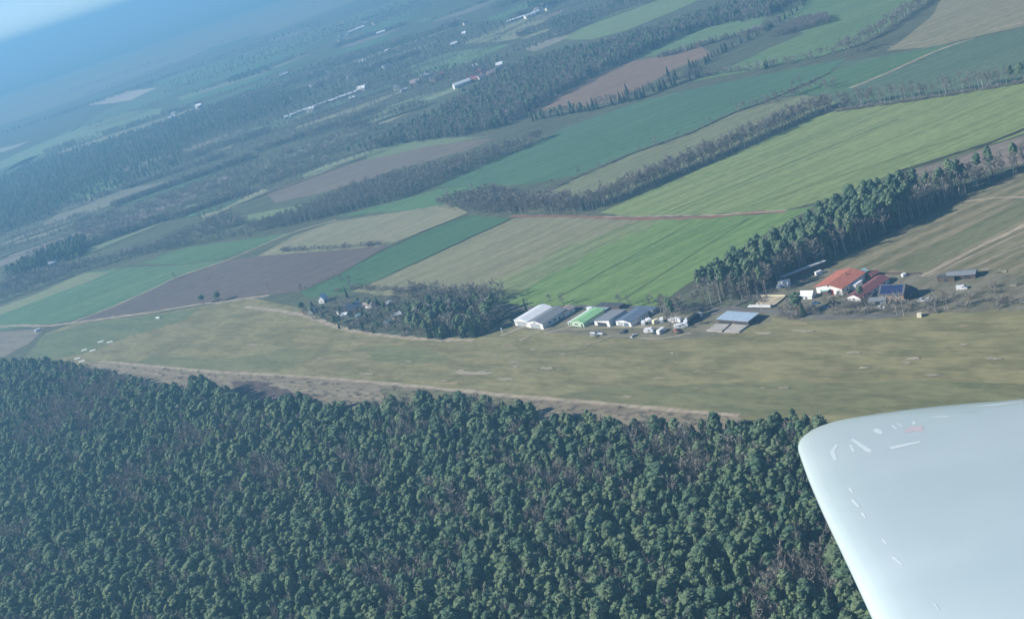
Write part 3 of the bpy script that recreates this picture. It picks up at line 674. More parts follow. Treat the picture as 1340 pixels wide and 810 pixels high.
row([(60,334),(95,318),(130,303)], 8, 10, 6, [BIRCH])
row([(262,290),(345,254),(420,225),(490,203)], 14, 10, 6, [BARE, BARE, BIRCH], .8)
row([(230,216),(330,181),(480,137)], 14, 10, 7, [BARE], .7)
row([(230,196),(300,170),(370,143)], 14, 10, 7, [BARE], .7)
row([(405,182),(480,155),(580,120),(625,98)], 12, 10, 6.5, [BARE], .8)
row([(300,252),(380,222),(470,188)], 24, 9, 7.5, [BARE], .7)
row([(330,300),(400,285),(450,270)], 8, 7, 5, [BARE])
wood(ground([(-20,375),(60,352),(180,330),(300,280),(330,290),(240,320),(120,345),(60,372),(-20,398)]), 8, 8.5, [BARE, SHRUB], .7)
wood(ground([(100,300),(230,252),(330,215),(480,160),(500,168),(420,215),(330,250),(240,285),(130,318)]), 8, 8, [BARE, BARE, SHRUB], .5)
wood(ground([(-20,245),(60,212),(140,188),(250,152),(330,128),(420,120),(330,160),(250,188),(150,224),(100,254),(40,290),(-20,316)]), 12, 9.0, [PINE, BARE, BARE, SPRUCE], .9)
wood(ground([(330,140),(440,100),(540,66),(640,30),(680,28),(600,62),(520,100),(420,140),(340,170)]), 9, 10, [BARE, BARE, SPRUCE], .5)
wood(ground([(500,110),(580,95),(640,82),(690,62),(740,45),(700,68),(640,95),(600,108),(540,125)]), 11, 11, [BARE, BARE, PINE], .6)
wood(ground([(240,160),(330,120),(400,92),(480,66),(560,45),(560,55),(480,85),(400,112),(320,145)]), 10, 9.5, [PINE, BARE, BARE], .55)
wood(ground([(10,362),(30,350),(70,330),(116,316),(112,334),(60,352),(30,364)]), 13, 6.5, [SPRUCE, PINE])
wood(ground([(710,38),(760,22),(830,0),(880,-12),(820,12),(770,32),(735,50)]), 12, 10, [BARE, PINE])
wood(ground([(690,10),(730,-2),(730,8),(706,16)]), 14, 9, [PINE, SPRUCE])
wood(ground([(215,112),(300,82),(420,42),(520,8),(540,10),(430,55),(320,92),(230,122)]), 12, 22, [PINE, BARE], .6)
row([(-20,250),(0,240),(90,200),(200,160)], 20, 11, 10, [BARE, PINE], .7)
row([(480,30),(560,0)], 30, 12, 12, [PINE]); row([(0,180),(120,140),(300,75),(420,35)], 60, 13, 16, [PINE, BARE])
row([(300,110),(330,100),(352,94)], 40, 14, 9, [PINE, SPRUCE])
def auto_rows(ys, x0, x1, slope, h, sp, seed, stripe=True):
    """the long narrow hedged strips of the far plain, all running the same way"""
    r = random.Random(seed)
    cols = [((.10,.17,.085),(.13,.19,.10)), ((.16,.20,.11),(.19,.22,.13)), ((.20,.175,.14),(.23,.20,.16)), ((.08,.16,.08),(.10,.18,.09)), ((.22,.22,.14),(.26,.25,.165))]
    for y0 in ys:
        x = x0 + r.uniform(0, 60)
        while x < x1 - 40:
            L = r.uniform(70, 240); xe = min(x + L, x1); bend = r.uniform(-.02, .02); jy = r.uniform(-3, 3)
            pt = lambda q: (q, y0 + jy + slope * q + bend * (q - x))
            if r.random() < .85: row([pt(x), pt((x + xe) / 2), pt(xe)], r.uniform(6, 14), h * r.uniform(.7, 1.25), sp * .8, r.choice([[BARE], [BARE, BIRCH], [BIRCH], [BARE, SHRUB]]), r.uniform(.7, 1), 1.2)
            if r.random() < .7: ditch_lines.append(([pt(x), pt((x + xe) / 2), pt(xe)], r.uniform(3, 6)))
            if stripe and r.random() < .6:
                a, b = pt(x + 12), pt(xe - 8); w = r.uniform(4, 8); c1, c2 = r.choice(cols)
                F('strip_field', [(a[0], a[1]+1), ((a[0]+b[0])/2, (a[1]+b[1])/2+1), (b[0], b[1]+1), (b[0]-6, b[1]+1+w*.6), ((a[0]+b[0])/2, (a[1]+b[1])/2+1+w), (a[0]-4, a[1]+1+w*.7)], c1, c2, 11, 2, 25)
            x = xe + r.uniform(4, 40)
ditch_lines = []
auto_rows(range(262, 372, 15), -10, 330, -.345, 9, 5.0, 5)
auto_rows([300, 314, 330, 345, 358], 330, 560, -.345, 9, 5.0, 6)
auto_rows([196, 210, 226, 243, 258, 274, 288], 200, 600, -.335, 10, 6.0, 8)
auto_rows([150, 165, 180, 205, 222, 238], 60, 420, -.33, 11, 9.0, 9)
auto_rows([178, 192, 206, 220, 236, 252, 268, 284], 420, 760, -.345, 11, 8.0, 10)
auto_rows([268, 282, 296, 312], 640, 900, -.36, 11, 7.0, 12, False)
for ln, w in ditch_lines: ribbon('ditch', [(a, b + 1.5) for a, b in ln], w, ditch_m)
wood(ground([(200,205),(330,160),(480,112),(640,60),(640,95),(560,125),(480,158),(330,215),(220,250)]), 9, 9.5, [BARE, BARE, BIRCH], .42)
wood(ground([(0,272),(100,235),(240,190),(240,215),(130,260),(0,305)]), 10, 8.5, [PINE, SPRUCE, BARE], .6)
row([(390,385),(440,370),(470,380)], 6, 6, 5, [BARE], .6)
row([(430,384),(470,380),(540,384)], 5, 4, 4, [SHRUB, BARE])
row([(370,330),(430,328),(500,322)], 5, 4, 4, [SHRUB], .6)
plant_mass('far_tree_rows', far_trees, 'far leafless hedgerows and mixed woods between the fields')
# undergrowth in the farm and along its edge
bush = []
for line, d, sp, k in (([(1010,420),(1100,415),(1180,414),(1250,408),(1345,402)], 16, 4.6, .5), ([(1070,402),(1150,405),(1200,402)], 14, 5, .5), ([(1240,398),(1345,388)], 20, 7, .5), ([(940,400),(1000,398)], 8, 4, .4)):
    bush += mk([p for p in scatter(alongside(line, d), sp) if rng.random() < k], [SHRUB], 3.2, .4, 1.1)
for t in bush:
    u = pix((t[0], t[1], 0))[0]; k = 'left of the red roofed farmhouse' if u < 1070 else ('below the red roofed farmhouse' if u < 1140 else ('below the solar roofed house' if u < 1210 else 'on the rough ground right of the farm'))
    plant_one(t, 'low leafless bush in the scrub ' + k, 'bushes ' + k)
scr = mk([p for p in scatter(ground([(140,478),(380,495),(620,516),(960,547),(965,560),(780,552),(600,535),(430,530),(280,508)]), 5.0) if rng.random() < .45], [SHRUB], 1.3, .5, 1.1)
plant_mass('scrub_strip_bushes', scr, 'low dry scrub along the forest edge of the airfield')
# clumps of rushes and broom on the rough grass stay in the ground material

# ------------------------------------------------------------------ buildings
white_wall = plain('white_render', (0.72, 0.72, 0.70), .8, .06, .3, .2, (0.5, 0.49, 0.46))
grey_wall = plain('grey_sheet_wall', (0.33, 0.35, 0.36), .6, .08, .5)
green_wall = plain('pale_green_wall', (0.42, 0.55, 0.40), .7, .08, .5)
brick_wall = plain('brown_brick', (0.27, 0.18, 0.13), .9, .15, .8)
cream_wall = plain('cream_render', (0.6, 0.53, 0.4), .85, .08, .4)
wood_wall = plain('dark_boards', (0.10, 0.075, 0.06), .9, .2, .8)
light_roof = plain('light_sheet_roof', (0.74, 0.76, 0.77), .45, .05, .35, .4, (0.62, 0.63, 0.63))
grey_roof = plain('grey_fibre_roof', (0.20, 0.215, 0.23), .7, .12, .4, .3, (0.13, 0.14, 0.15))
dark_roof = plain('dark_felt_roof', (0.09, 0.095, 0.105), .8, .15, .5)
blue_roof = plain('pale_blue_sheet_roof', (0.36, 0.47, 0.58), .5, .08, .4, .4, (0.27, 0.34, 0.42))
bluegrey_roof = plain('blue_grey_roof', (0.13, 0.17, 0.23), .55, .1, .4, .4)
green_roof = plain('green_sheet_roof', (0.26, 0.50, 0.24), .6, .1, .4, .3, (0.33, 0.52, 0.28))
red_roof = plain('red_tiles', (0.43, 0.155, 0.10), .8, .18, .8, .2, (0.34, 0.15, 0.115))
maroon_roof = plain('maroon_roof', (0.22, 0.085, 0.085), .7, .15, .6, .3, (0.22, 0.12, 0.11))
pink_roof = plain('faded_tile_roof', (0.33, 0.27, 0.25), .85, .12, .6)
dark_door = plain('dark_opening', (0.045, 0.045, 0.05), .9, .1)
red_door = plain('red_boards', (0.40, 0.05, 0.05), .7, .1)
glass = plain('window_glass', (0.05, 0.06, 0.075), .15, .1, .5, .6)
solar = plain('solar_panel', (0.02, 0.03, 0.09), .2, .1, .5, .6)
white_paint = plain('white_paint', (0.78, 0.79, 0.79), .35, .04, .6, .5)
frame_w = plain('white_frame', (0.75, 0.75, 0.74), .6, .04)
tyre = plain('tyre_rubber', (0.03, 0.03, 0.03), .9, .1)
metal = plain('grey_metal', (0.35, 0.36, 0.37), .4, .1)
black_side = plain('black_sheet', (0.03, 0.032, 0.036), .7, .15)
cream_paint = plain('cream_paint', (0.66, 0.60, 0.44), .6, .05)
teal_sheet = plain('teal_sheet', (0.36, 0.52, 0.52), .6, .1)

def house(name, px, L, W, hw, hr, az, wall, roof, label, cat='building', group=None, doors=(), wins=(), kind='gable', over=.4, corner=False, chimney=None, base_z=0.0, tier=None):
    """local x runs along the ridge (L), y across it (W); doors and windows: (side, position, width, sill, height, material)"""
    c = at(*px, base_z); a = radians(az)
    if corner:                    # px marks the left front corner; the house runs back along x and to the right across it
        u = np.array([cos(a), sin(a)]); v = np.array([sin(a), -cos(a)])
        c[:2] = c[:2] + u * L / 2 + v * W / 2
    r = empty(name, (c[0], c[1], 0), a, label, cat, group)
    g = Geo()
    if kind == 'gable': prof = [(-W/2,0),(W/2,0),(W/2,hw),(0,hr),(-W/2,hw)]
    elif kind == 'mono': prof = [(-W/2,0),(W/2,0),(W/2,hw),(-W/2,hr)]
    elif kind == 'flat': prof = [(-W/2,0),(W/2,0),(W/2,hw),(-W/2,hw)]
    elif kind == 'round':
        prof = [(-W/2,0),(W/2,0)] + [(cos(t)*W/2, hw + sin(t)*(hr-hw)) for t in np.linspace(0, pi, 9)]
    else: prof = [(-W/2,0),(W/2,0),(W/2,hw),(-W/2,hw)]
    g.prism(prof, 'x', -L/2, L/2); g.build('wall', wall, r)
    q = Geo(); T = .16; E = L/2 + over
    if kind == 'gable':
        s = (hr-hw)/(W/2); y = W/2 + over; z = hw - s*over
        for sg in (1, -1): q.prism([(0,hr+.01),(sg*y,z+.01),(sg*y,z+T+.01),(0,hr+T+.03)] if sg > 0 else [(0,hr+.01),(0,hr+T+.03),(sg*y,z+T+.01),(sg*y,z+.01)], 'x', -E, E)
    elif kind == 'mono':
        s = (hr-hw)/W; q.prism([(W/2+over,hw-s*over+.01),(W/2+over,hw-s*over+T),(-W/2-over,hr+s*over+T),(-W/2-over,hr+s*over+.01)], 'x', -E, E)
    elif kind == 'flat': q.box(-E, E, -W/2-over, W/2+over, hw+.01, hw+.22)
    elif kind == 'round':
        arc = [(cos(t)*(W/2+.12), hw + sin(t)*(hr-hw+.1)) for t in np.linspace(0, pi, 9)]; inn = [(cos(t)*(W/2+.02), hw+sin(t)*(hr-hw+.01)) for t in np.linspace(pi, 0, 9)]
        q.prism(arc + inn, 'x', -L/2-.1, L/2+.1)
    elif kind == 'hip':
        e = W/2 + over; rx = max(L/2 - W/2*.9, .3)
        q.add([(-E,-e,hw),(E,-e,hw),(E,e,hw),(-E,e,hw),(-rx,0,hr),(rx,0,hr),(-E,-e,hw+T),(E,-e,hw+T),(E,e,hw+T),(-E,e,hw+T)],
              [(0,3,2,1),(0,1,7,6),(1,2,8,7),(2,3,9,8),(3,0,6,9),(6,7,5,4),(8,9,4,5),(7,8,5),(9,6,4)])
    ro = q.build('roof', roof, r)
    if chimney:
        k = Geo(); k.box(chimney[0]-.35, chimney[0]+.35, chimney[1]-.3, chimney[1]+.3, hw, hr+.9); k.build('chimney', brick_wall, ro)
    def opening(nm, side, p, w, z0, hh, mat):
        k = Geo(); d = .05
        if side == 'front': k.box(-L/2-d, -L/2+.02, p-w/2, p+w/2, z0, z0+hh)      # gable end at -x
        elif side == 'back': k.box(L/2-.02, L/2+d, p-w/2, p+w/2, z0, z0+hh)
        elif side == 'right': k.box(p-w/2, p+w/2, -W/2-d, -W/2+.02, z0, z0+hh)     # eaves side at -y
        else: k.box(p-w/2, p+w/2, W/2-.02, W/2+d, z0, z0+hh)
        o = k.build(nm, mat, r); return o
    for dd in doors: opening('door', *dd)
    for w_ in wins:
        o = opening('window', *w_[:5], glass)
        side, p, w, z0, hh = w_[:5]; f = Geo(); b = .12; d = .08
        for (a0, a1, c0, c1) in ((p-w/2-b, p+w/2+b, z0+hh, z0+hh+b), (p-w/2-b, p+w/2+b, z0-b, z0), (p-w/2-b, p-w/2, z0, z0+hh), (p+w/2, p+w/2+b, z0, z0+hh)):
            if side == 'front': f.box(-L/2-d, -L/2+.02, a0, a1, c0, c1)
            elif side == 'back': f.box(L/2-.02, L/2+d, a0, a1, c0, c1)
            elif side == 'right': f.box(a0, a1, -W/2-d, -W/2+.02, c0, c1)
            else: f.box(a0, a1, W/2-.02, W/2+d, c0, c1)
        f.build('frame', frame_w, o)
    return r

AZ = 35
hA = at(675, 426); a_ = radians(AZ)
house('hangar', (675, 426.5), 21, 13.0, 4.1, 5.5, AZ, white_wall, light_roof, 'white gabled hangar with light grey roof at the left end of the row', 'hangar', corner=True,
      doors=[('front', 0, 8.5, 0, 3.6, grey_wall)], wins=[('front', -5.2, 1.0, 2.2, .8), ('front', 5.2, 1.0, 2.2, .8)])
c2 = hA[:2] + np.array([sin(a_), -cos(a_)]) * 13.5 - np.array([cos(a_), sin(a_)]) * .8
u2, v2 = pix((c2[0], c2[1], 0))
house('hangar', (u2, v2), 20, 14.5, 3.9, 5.5, AZ, white_wall, grey_roof, 'white fronted hangar with dark grey roof joined to the light roofed one', 'hangar', corner=True,
      doors=[('front', 0, 9.0, 0, 3.4, grey_wall), ('right', 4, 1.2, 0, 2.1, dark_door)], wins=[('front', 0, 2.0, 3.9, .7), ('right', -4, 2.2, 1.6, 1.0), ('right', 0, 2.2, 1.6, 1.0)])
house('workshop', (741, 411), 9, 8, 3.0, 4.2, AZ, white_wall, pink_roof, 'small shed with faded pinkish roof behind the dark grey hangar', 'shed', doors=[('front', 0, 2.5, 0, 2.3, dark_door)], wins=[('right', 1, 1.2, 1, 1)])
house('lean_to', (744, 426), 17, 3.0, 2.0, 2.5, AZ, green_wall, light_roof, 'long narrow pale lean-to along the green roofed hangar', 'shed', corner=True, kind='mono', doors=[('front', 0, 1.0, 0, 1.9, dark_door)])
house('hangar', (749.5, 427), 18, 10.5, 3.2, 4.2, AZ, green_wall, green_roof, 'low hangar with light green roof and pale green front', 'hangar', corner=True, doors=[('front', -3.5, 1.4, 0, 2.2, dark_door)], wins=[('front', 1.5, 3.0, 1.2, 1.0)])
house('hangar', (779, 426), 15, 13, 3.0, 4.4, AZ, white_wall, grey_roof, 'long grey roofed hangar with white front between green and blue-grey roofs', 'hangar', corner=True, kind='mono', doors=[('front', 0, 8.0, 0, 2.5, dark_door)])
house('hangar', (807, 426), 15, 12.5, 3.0, 4.2, AZ, white_wall, bluegrey_roof, 'hangar with dark blue-grey roof at the right end of the joined row', 'hangar', corner=True, doors=[('front', -2.2, 4.0, 0, 2.5, bluegrey_roof), ('front', 2.6, 4.0, 0, 2.5, grey_wall)])
house('shed', (800, 404), 18, 6, 2.4, 3.0, -48, wood_wall, dark_roof, 'low dark felt roofed shed along the lane behind the hangars', 'shed', kind='mono')
house('shed', (845, 409), 16, 6, 2.4, 3.0, -48, grey_wall, bluegrey_roof, 'low blue-grey shed on the lane behind the dark blue-grey hangar', 'shed', kind='mono')
house('shed', (785, 409), 12, 5, 2.2, 2.8, -48, grey_wall, teal_sheet, 'teal sheeted shed on the lane behind the green roofed hangar', 'shed', kind='mono')
# blue roofed hangar with its two concrete slabs
hb = house('hangar', (967, 421), 9.5, 21, 3.2, 3.8, 37, wood_wall, blue_roof, 'wide low hangar with pale blue roof behind two concrete slabs', 'hangar', kind='mono' if False else 'flat',
      doors=[('front', -5, 8.5, 0, 2.3, dark_door), ('front', 5, 8.5, 0, 2.3, dark_door)])
for nm, pl in (('left', [(925,434),(937,425.5),(955.5,426),(945,435.5)]), ('right', [(948,435.5),(959,426),(979.5,427.5),(967.5,436)])):
    LAYER[0] += 1
    g = Geo(); q = ground(pl); n = 4; z0, z1 = 0.0, .004 * LAYER[0] + .06
    g.add([(x, y, z0) for x, y in q] + [(x, y, z1) for x, y in q], [(4,5,6,7)[::-1] if False else (7,6,5,4), (0,1,5,4),(1,2,6,5),(2,3,7,6),(3,0,4,7)])
    o = g.build('concrete_slab', conc_m); tag(o, None, None, None, 'structure')
# farm
house('farmhouse', (1101, 375), 20.5, 17, 4.2, 5.9, 34, white_wall, red_roof, 'large farmhouse with bright orange red roof', 'house', kind='gable', over=.9, chimney=(3, -2),
      doors=[('front', -1.5, 2.6, 0, 3.0, red_door), ('front', 4.5, 2.4, 0, 2.6, dark_door)], wins=[('front', -5.5, 1.5, 1.0, 1.4), ('front', 1.5, 1.4, 1.0, 1.4), ('right', -6, 1.4, 1.0, 1.4), ('right', 0, 1.4, 1.0, 1.4), ('right', 5, 1.4, 1.0, 1.4), ('front', 0, 1.3, 4.4, 1.2)])
house('annex', (1121, 377), 6, 4, 2.4, 3.2, 34, white_wall, light_roof, 'small white annex at the right side of the red roofed farmhouse', 'shed', kind='mono')
house('stable', (1137, 382), 25, 8.5, 2.6, 4.2, 33, white_wall, maroon_roof, 'long stable with maroon roof and white eaves', 'stable', over=.5,
      doors=[('right', -5, 2.0, 0, 2.1, dark_door), ('right', 4, 2.0, 0, 2.1, dark_door)], wins=[('right', -9, 1.2, 1.0, .9), ('right', 0, 1.2, 1.0, .9), ('right', 8, 1.2, 1.0, .9), ('front', 0, 1.4, 1.0, 1.1)])
sh = house('house', (1172, 391), 13, 9.5, 4.6, 8.0, -43, brick_wall, dark_roof, 'brown house with dark roof covered in solar panels', 'house', over=.4, chimney=(3, 1.5),
      doors=[('right', 1.5, 1.2, 0, 2.1, frame_w)], wins=[('right', -4.5, 1.3, 1.0, 1.3), ('right', -1.5, 1.3, 1.0, 1.3), ('right', 4.5, 1.3, 1.0, 1.3), ('right', -3.5, 1.2, 3.0, 1.2), ('right', 1.0, 1.2, 3.0, 1.2), ('right', 3.4, 1.2, 3.0, 1.2), ('back', 0, 1.3, 1.2, 1.3), ('front', 0, 1.3, 1.2, 1.3)])
rf = [c for c in sh.children if c.name.startswith('roof')][0]
sl = (8.0-4.6)/4.75
for i in range(6):
    for j in range(2):
        g = Geo(); x0 = -5.7 + i*1.92; y0 = -.5 - j*2.05; y1 = y0 - 1.95
        zt = lambda y: 8.0 + sl*y + .24
        g.add([(x0,y0,zt(y0)),(x0+1.84,y0,zt(y0)),(x0+1.84,y1,zt(y1)),(x0,y1,zt(y1)),(x0,y0,zt(y0)-.08),(x0+1.84,y0,zt(y0)-.08),(x0+1.84,y1,zt(y1)-.08),(x0,y1,zt(y1)-.08)],
              [(3,2,1,0),(4,5,6,7),(0,1,5,4),(1,2,6,5),(2,3,7,6),(3,0,4,7)])
        g.build('solar_panel', solar, rf)
house('barn', (1052, 359), 26, 4.6, 3.0, 3.8, 8, wood_wall, light_roof, 'long open sided shed with pale roof at the foot of the tree belt', 'shed', kind='mono', over=.6)
house('tent', (1058, 389.5), 7, 5, 2.2, 4.0, -45, white_wall, white_paint, 'small white gabled tent left of the red roofed farmhouse', 'tent', doors=[('right', 0, 1.4, 0, 1.9, grey_wall)])
house('shed', (1084, 384), 6, 5, 2.4, 3.2, 34, wood_wall, teal_sheet, 'dark shed with teal roof at the left corner of the farmhouse', 'shed', kind='mono')
house('shed', (1126, 362), 7, 5, 2.5, 3.6, 20, green_wall, teal_sheet, 'small teal roofed shed behind the red roofed farmhouse', 'shed')
house('shed', (1143, 363), 5, 4, 2.3, 3.2, 20, brick_wall, maroon_roof, 'little brown shed behind the maroon roofed stable', 'shed')
house('shed', (1150, 397), 8, 5, 2.5, 3.4, -30, grey_wall, grey_roof, 'grey shed in front of the maroon roofed stable', 'shed', doors=[('right', 0, 2.2, 0, 2, dark_door)])
house('shed', (1190, 389), 7, 6, 3.0, 4.6, 40, wood_wall, dark_roof, 'dark lean-to at the right side of the solar roofed house', 'shed')
house('shed', (1240, 367), 9, 4, 2.2, 2.8, -44, wood_wall, dark_roof, 'left of two low dark sheds on the open ground right of the farm', 'shed', kind='mono', doors=[('right', 0, 2, 0, 1.8, dark_door)])
house('shed', (1260, 363), 14, 6, 2.6, 3.4, -38, wood_wall, grey_roof, 'long grey roofed shed on the open ground right of the farm', 'shed', kind='gable', doors=[('right', -3, 3, 0, 2, dark_door), ('right', 3, 3, 0, 2, dark_door)])
def greenhouse(px, L, W, az, label):
    return house('polytunnel', px, L, W, .5, 1.6, az, white_paint, white_paint, label, 'polytunnel', kind='round')

# sandy yard with a cream fence board and white trailer beside the birch
sheet('sand_yard', [(988,401),(1000,390),(1030,388),(1012,402)], field_mat('yard_sand', (0.42,0.36,0.25), (0.5,0.43,0.3), 30, size=5), .6, 3)
# cottage gardens
cot = [((424,395),6,5,3.6,6.0,60,white_wall,light_roof,'tall white cottage gable at the top of the gardens'),
 ((409,410),5,4,2.6,4.2,60,white_wall,light_roof,'white hut at the lower left of the gardens'),
 ((446,410),5,4,2.3,3.6,30,white_wall,grey_roof,'small white hut left of the dark roofed cottage'),
 ((453,415),6,4,2.3,3.6,-20,white_wall,light_roof,'white hut below the dark roofed cottage'),
 ((463,407),11,8,3.0,6.0,25,wood_wall,bluegrey_roof,'largest garden cottage with dark blue-grey roof'),
 ((482,402),9,4,2.4,3.6,-35,white_wall,pink_roof,'long low cottage with faded roof right of the dark roofed one'),
 ((470,416),4,4,2.3,3.4,10,white_wall,teal_sheet,'pale hut with teal roof in the middle of the gardens'),
 ((509,400),5,4,2.4,3.6,20,grey_wall,light_roof,'grey hut at the back of the gardens'),
 ((520,416),6,5,2.5,3.8,20,cream_wall,light_roof,'cream hut with a pale roof right of the garden middle'),
 ((509,424),4,3,2.2,3.2,40,grey_wall,teal_sheet,'small teal roofed hut near the track'),
 ((535,411),5,4,2.2,3.2,30,grey_wall,grey_roof,'grey roofed hut left of the grove'),
 ((547,413),4,3,2.2,3.2,30,white_wall,light_roof,'tiny white hut at the edge of the grove'),
 ((555,406),8,4,2.4,3.4,35,white_wall,light_roof,'long white roofed hut behind the grove edge')]
for px, L, W, hw, hr, az, wl, rf_, lb in cot:
    house('cottage', px, L, W, hw, hr, az, wl, rf_, lb, 'cottage', doors=[('right', -L*.2, .9, 0, 1.9, dark_door)], wins=[('right', L*.2, .9, .9, .9), ('front', 0, .9, .9, .9)])
# far farms and villages
far_houses = [((43,346),13,9,4,8,30,white_wall,grey_roof,'white house among dark conifers at the far left'),
 ((70,347),9,7,3.5,6,20,white_wall,light_roof,'smaller white shed right of the white house among conifers'),
 ((262,141),16,12,6,9,-30,white_wall,light_roof,'lone bright white building at the edge of the far wood'),
 ((605,113),26,10,5,8,15,white_wall,light_roof,'bright white hall in the row before the mixed wood'),
 ((618,107),12,9,4,7,20,cream_wall,grey_roof,'cream house right of the bright white hall'),
 ((630,104),12,9,4,7,30,white_wall,pink_roof,'white walled house with faded roof in the row before the wood'),
 ((644,99),14,11,4,8,10,brick_wall,pink_roof,'largest tile roofed farmhouse at the upper end of the row before the wood'),
 ((655,95),14,10,4,8,40,brick_wall,pink_roof,'brick house with faded roof right of the largest one'),
 ((622,90),8,6,5,7,0,white_wall,light_roof,'small white tower like house above the row'),
 ((545,112),17,13,5,10,-20,brick_wall,pink_roof,'pinkish farmhouse standing alone before a dark tree'),
 ((529,120),12,6,3,5,20,white_wall,light_roof,'low white shed left of the pinkish farmhouse'),
 ((475,119),16,13,5,9,-30,cream_wall,light_roof,'cream hall at the upper end of the white greenhouse'),
 ((409,146),14,12,5,8,-30,white_wall,light_roof,'bright white barn in the middle of the long greenhouse'),
 ((375,156),8,8,4,6,10,white_wall,light_roof,'small white shed at the lower end of the long greenhouse'),
 ((462,130),14,6,3,5,-10,grey_wall,light_roof,'pale shed just below the long greenhouse'),
 ((694,23),22,12,5,8,20,white_wall,light_roof,'bright white barn below the wooded farm at the top'),
 ((706,17),18,12,5,9,20,white_wall,grey_roof,'white farmhouse in the wooded farm at the top'),
 ((712,11),20,14,5,11,-10,brick_wall,pink_roof,'pink roofed farmhouse in the wooded farm at the top'),
 ((472,39),24,14,5,9,10,white_wall,light_roof,'bright white house in the far village row at the top'),
 ((462,43),30,12,5,8,15,grey_wall,light_roof,'long pale house left of the bright one in the far village row'),
 ((448,48),18,12,5,8,15,grey_wall,grey_roof,'grey house at the lower end of the far village row'),
 ((499,45),22,12,5,8,0,white_wall,light_roof,'single white house right of the far village row'),
 ((447,34),20,16,5,10,0,brick_wall,pink_roof,'pink roofed house above the far village row'),
 ((475,83),16,10,4,7,0,white_wall,light_roof,'small white house in the scrub above the long greenhouse'),
 ((320,132),18,14,5,9,-20,white_wall,light_roof,'pale hamlet house left of the long greenhouse'),
 ((331,131),14,10,4,8,30,brick_wall,pink_roof,'faded brick house beside the pale hamlet house'),
 ((373,112),16,10,4,8,0,white_wall,light_roof,'pale house above the lower end of the long greenhouse'),
 ((226,156),14,10,4,8,10,grey_wall,light_roof,'grey house at the lower edge of the far wood'),
 ((372,100),20,10,4,8,20,grey_wall,light_roof,'pale barn among the far hedges above the greenhouse'),
 ((858,64),0,0,0,0,0,None,None,None)]
for px, L, W, hw, hr, az, wl, rf_, lb in far_houses:
    if not L: continue
    house('house', px, L, W, hw, hr, az, wl, rf_, lb, 'house', doors=[('right', -L*.2, 1.4, 0, 2.2, dark_door)], wins=[('right', L*.1, 1.6, 1.2, 1.4), ('right', L*.35, 1.6, 1.2, 1.4), ('front', 0, 1.6, 1.2, 1.4)])
vr = random.Random(3)
for (cx, cyy, n, spx, spy, where) in ((470,41,7,26,7,'in the far village row at the top'), (545,112,5,34,9,'in the hamlet around the lone pinkish farmhouse'), (636,97,7,22,7,'in the row in front of the mixed wood'), (705,14,5,14,5,'in the wooded farm at the top'), (320,128,6,34,10,'in the hamlet left of the long greenhouse'), (440,95,6,60,18,'scattered in the hedges above the long greenhouse'), (240,150,5,70,20,'scattered in the far wood at the left'), (560,60,6,60,14,'scattered along the far hedges at the top')):
    for k in range(n):
        t = vr.uniform(-1, 1); px = (cx + t * spx, cyy - t * spx * .33 + vr.uniform(-1, 1) * spy)
        L = vr.uniform(9, 15); wl, rf_, nm = vr.choice([(grey_wall, light_roof, 'pale roofed'), (white_wall, pink_roof, 'faded tile roofed'), (brick_wall, maroon_roof, 'brown roofed'), (cream_wall, grey_roof, 'grey roofed')])
        house('house', px, L, L * .75, 4, 7.5, vr.uniform(-40, 40), wl, rf_, 'small ' + nm + ' house ' + where, 'house', nm + ' houses ' + where)
ga, gb = at(380, 153), at(472, 120); gl = np.linalg.norm(gb-ga); gm = pix((ga+gb)/2)
house('greenhouse', gm, gl, 11, 3.0, 5.0, math.degrees(atan2(gb[1]-ga[1], gb[0]-ga[0])), teal_sheet, light_roof, 'very long white greenhouse row in the far hedges', 'greenhouse', over=.2)
ga, gb = at(664, 30), at(688, 22)
house('greenhouse', pix((ga+gb)/2), np.linalg.norm(gb-ga), 9, 2.5, 4, math.degrees(atan2(gb[1]-ga[1], gb[0]-ga[0])), grey_wall, light_roof, 'long pale shed left of the bright barn at the top', 'shed')

# ------------------------------------------------------------------ vehicles, caravans, aircraft, markers
def wheels(r, spots, rad=.32, w=.2):
    for x, y in spots:
        g = Geo(); n = 12; prof = [(x + cos(2*pi*k/n)*rad, rad + sin(2*pi*k/n)*rad) for k in range(n)]
        g.prism(prof, 'y', y - w/2, y + w/2); g.build('wheel', tyre, r)
def car(px, az, paint, label, group=None):
    c = at(*px); r = empty('parked_car', (c[0], c[1], 0), radians(az), label, 'car', group)
    g = Geo(); g.prism([(-2.1,.3),(2.1,.3),(2.15,.62),(1.9,.82),(.95,.92),(-2.0,.95),(-2.15,.7)], 'y', -.86, .86); g.build('body', paint, r)
    g = Geo(); g.prism([(.95,.92),(.25,1.42),(-1.3,1.45),(-1.95,.95)], 'y', -.74, .74); g.build('window', glass, r)
    g = Geo(); g.prism([(.2,1.425),(.2,1.49),(-1.3,1.52),(-1.3,1.455)], 'y', -.76, .76); g.build('roof', paint, r)
    wheels(r, [(1.3,.8),(1.3,-.8),(-1.3,.8),(-1.3,-.8)]); return r
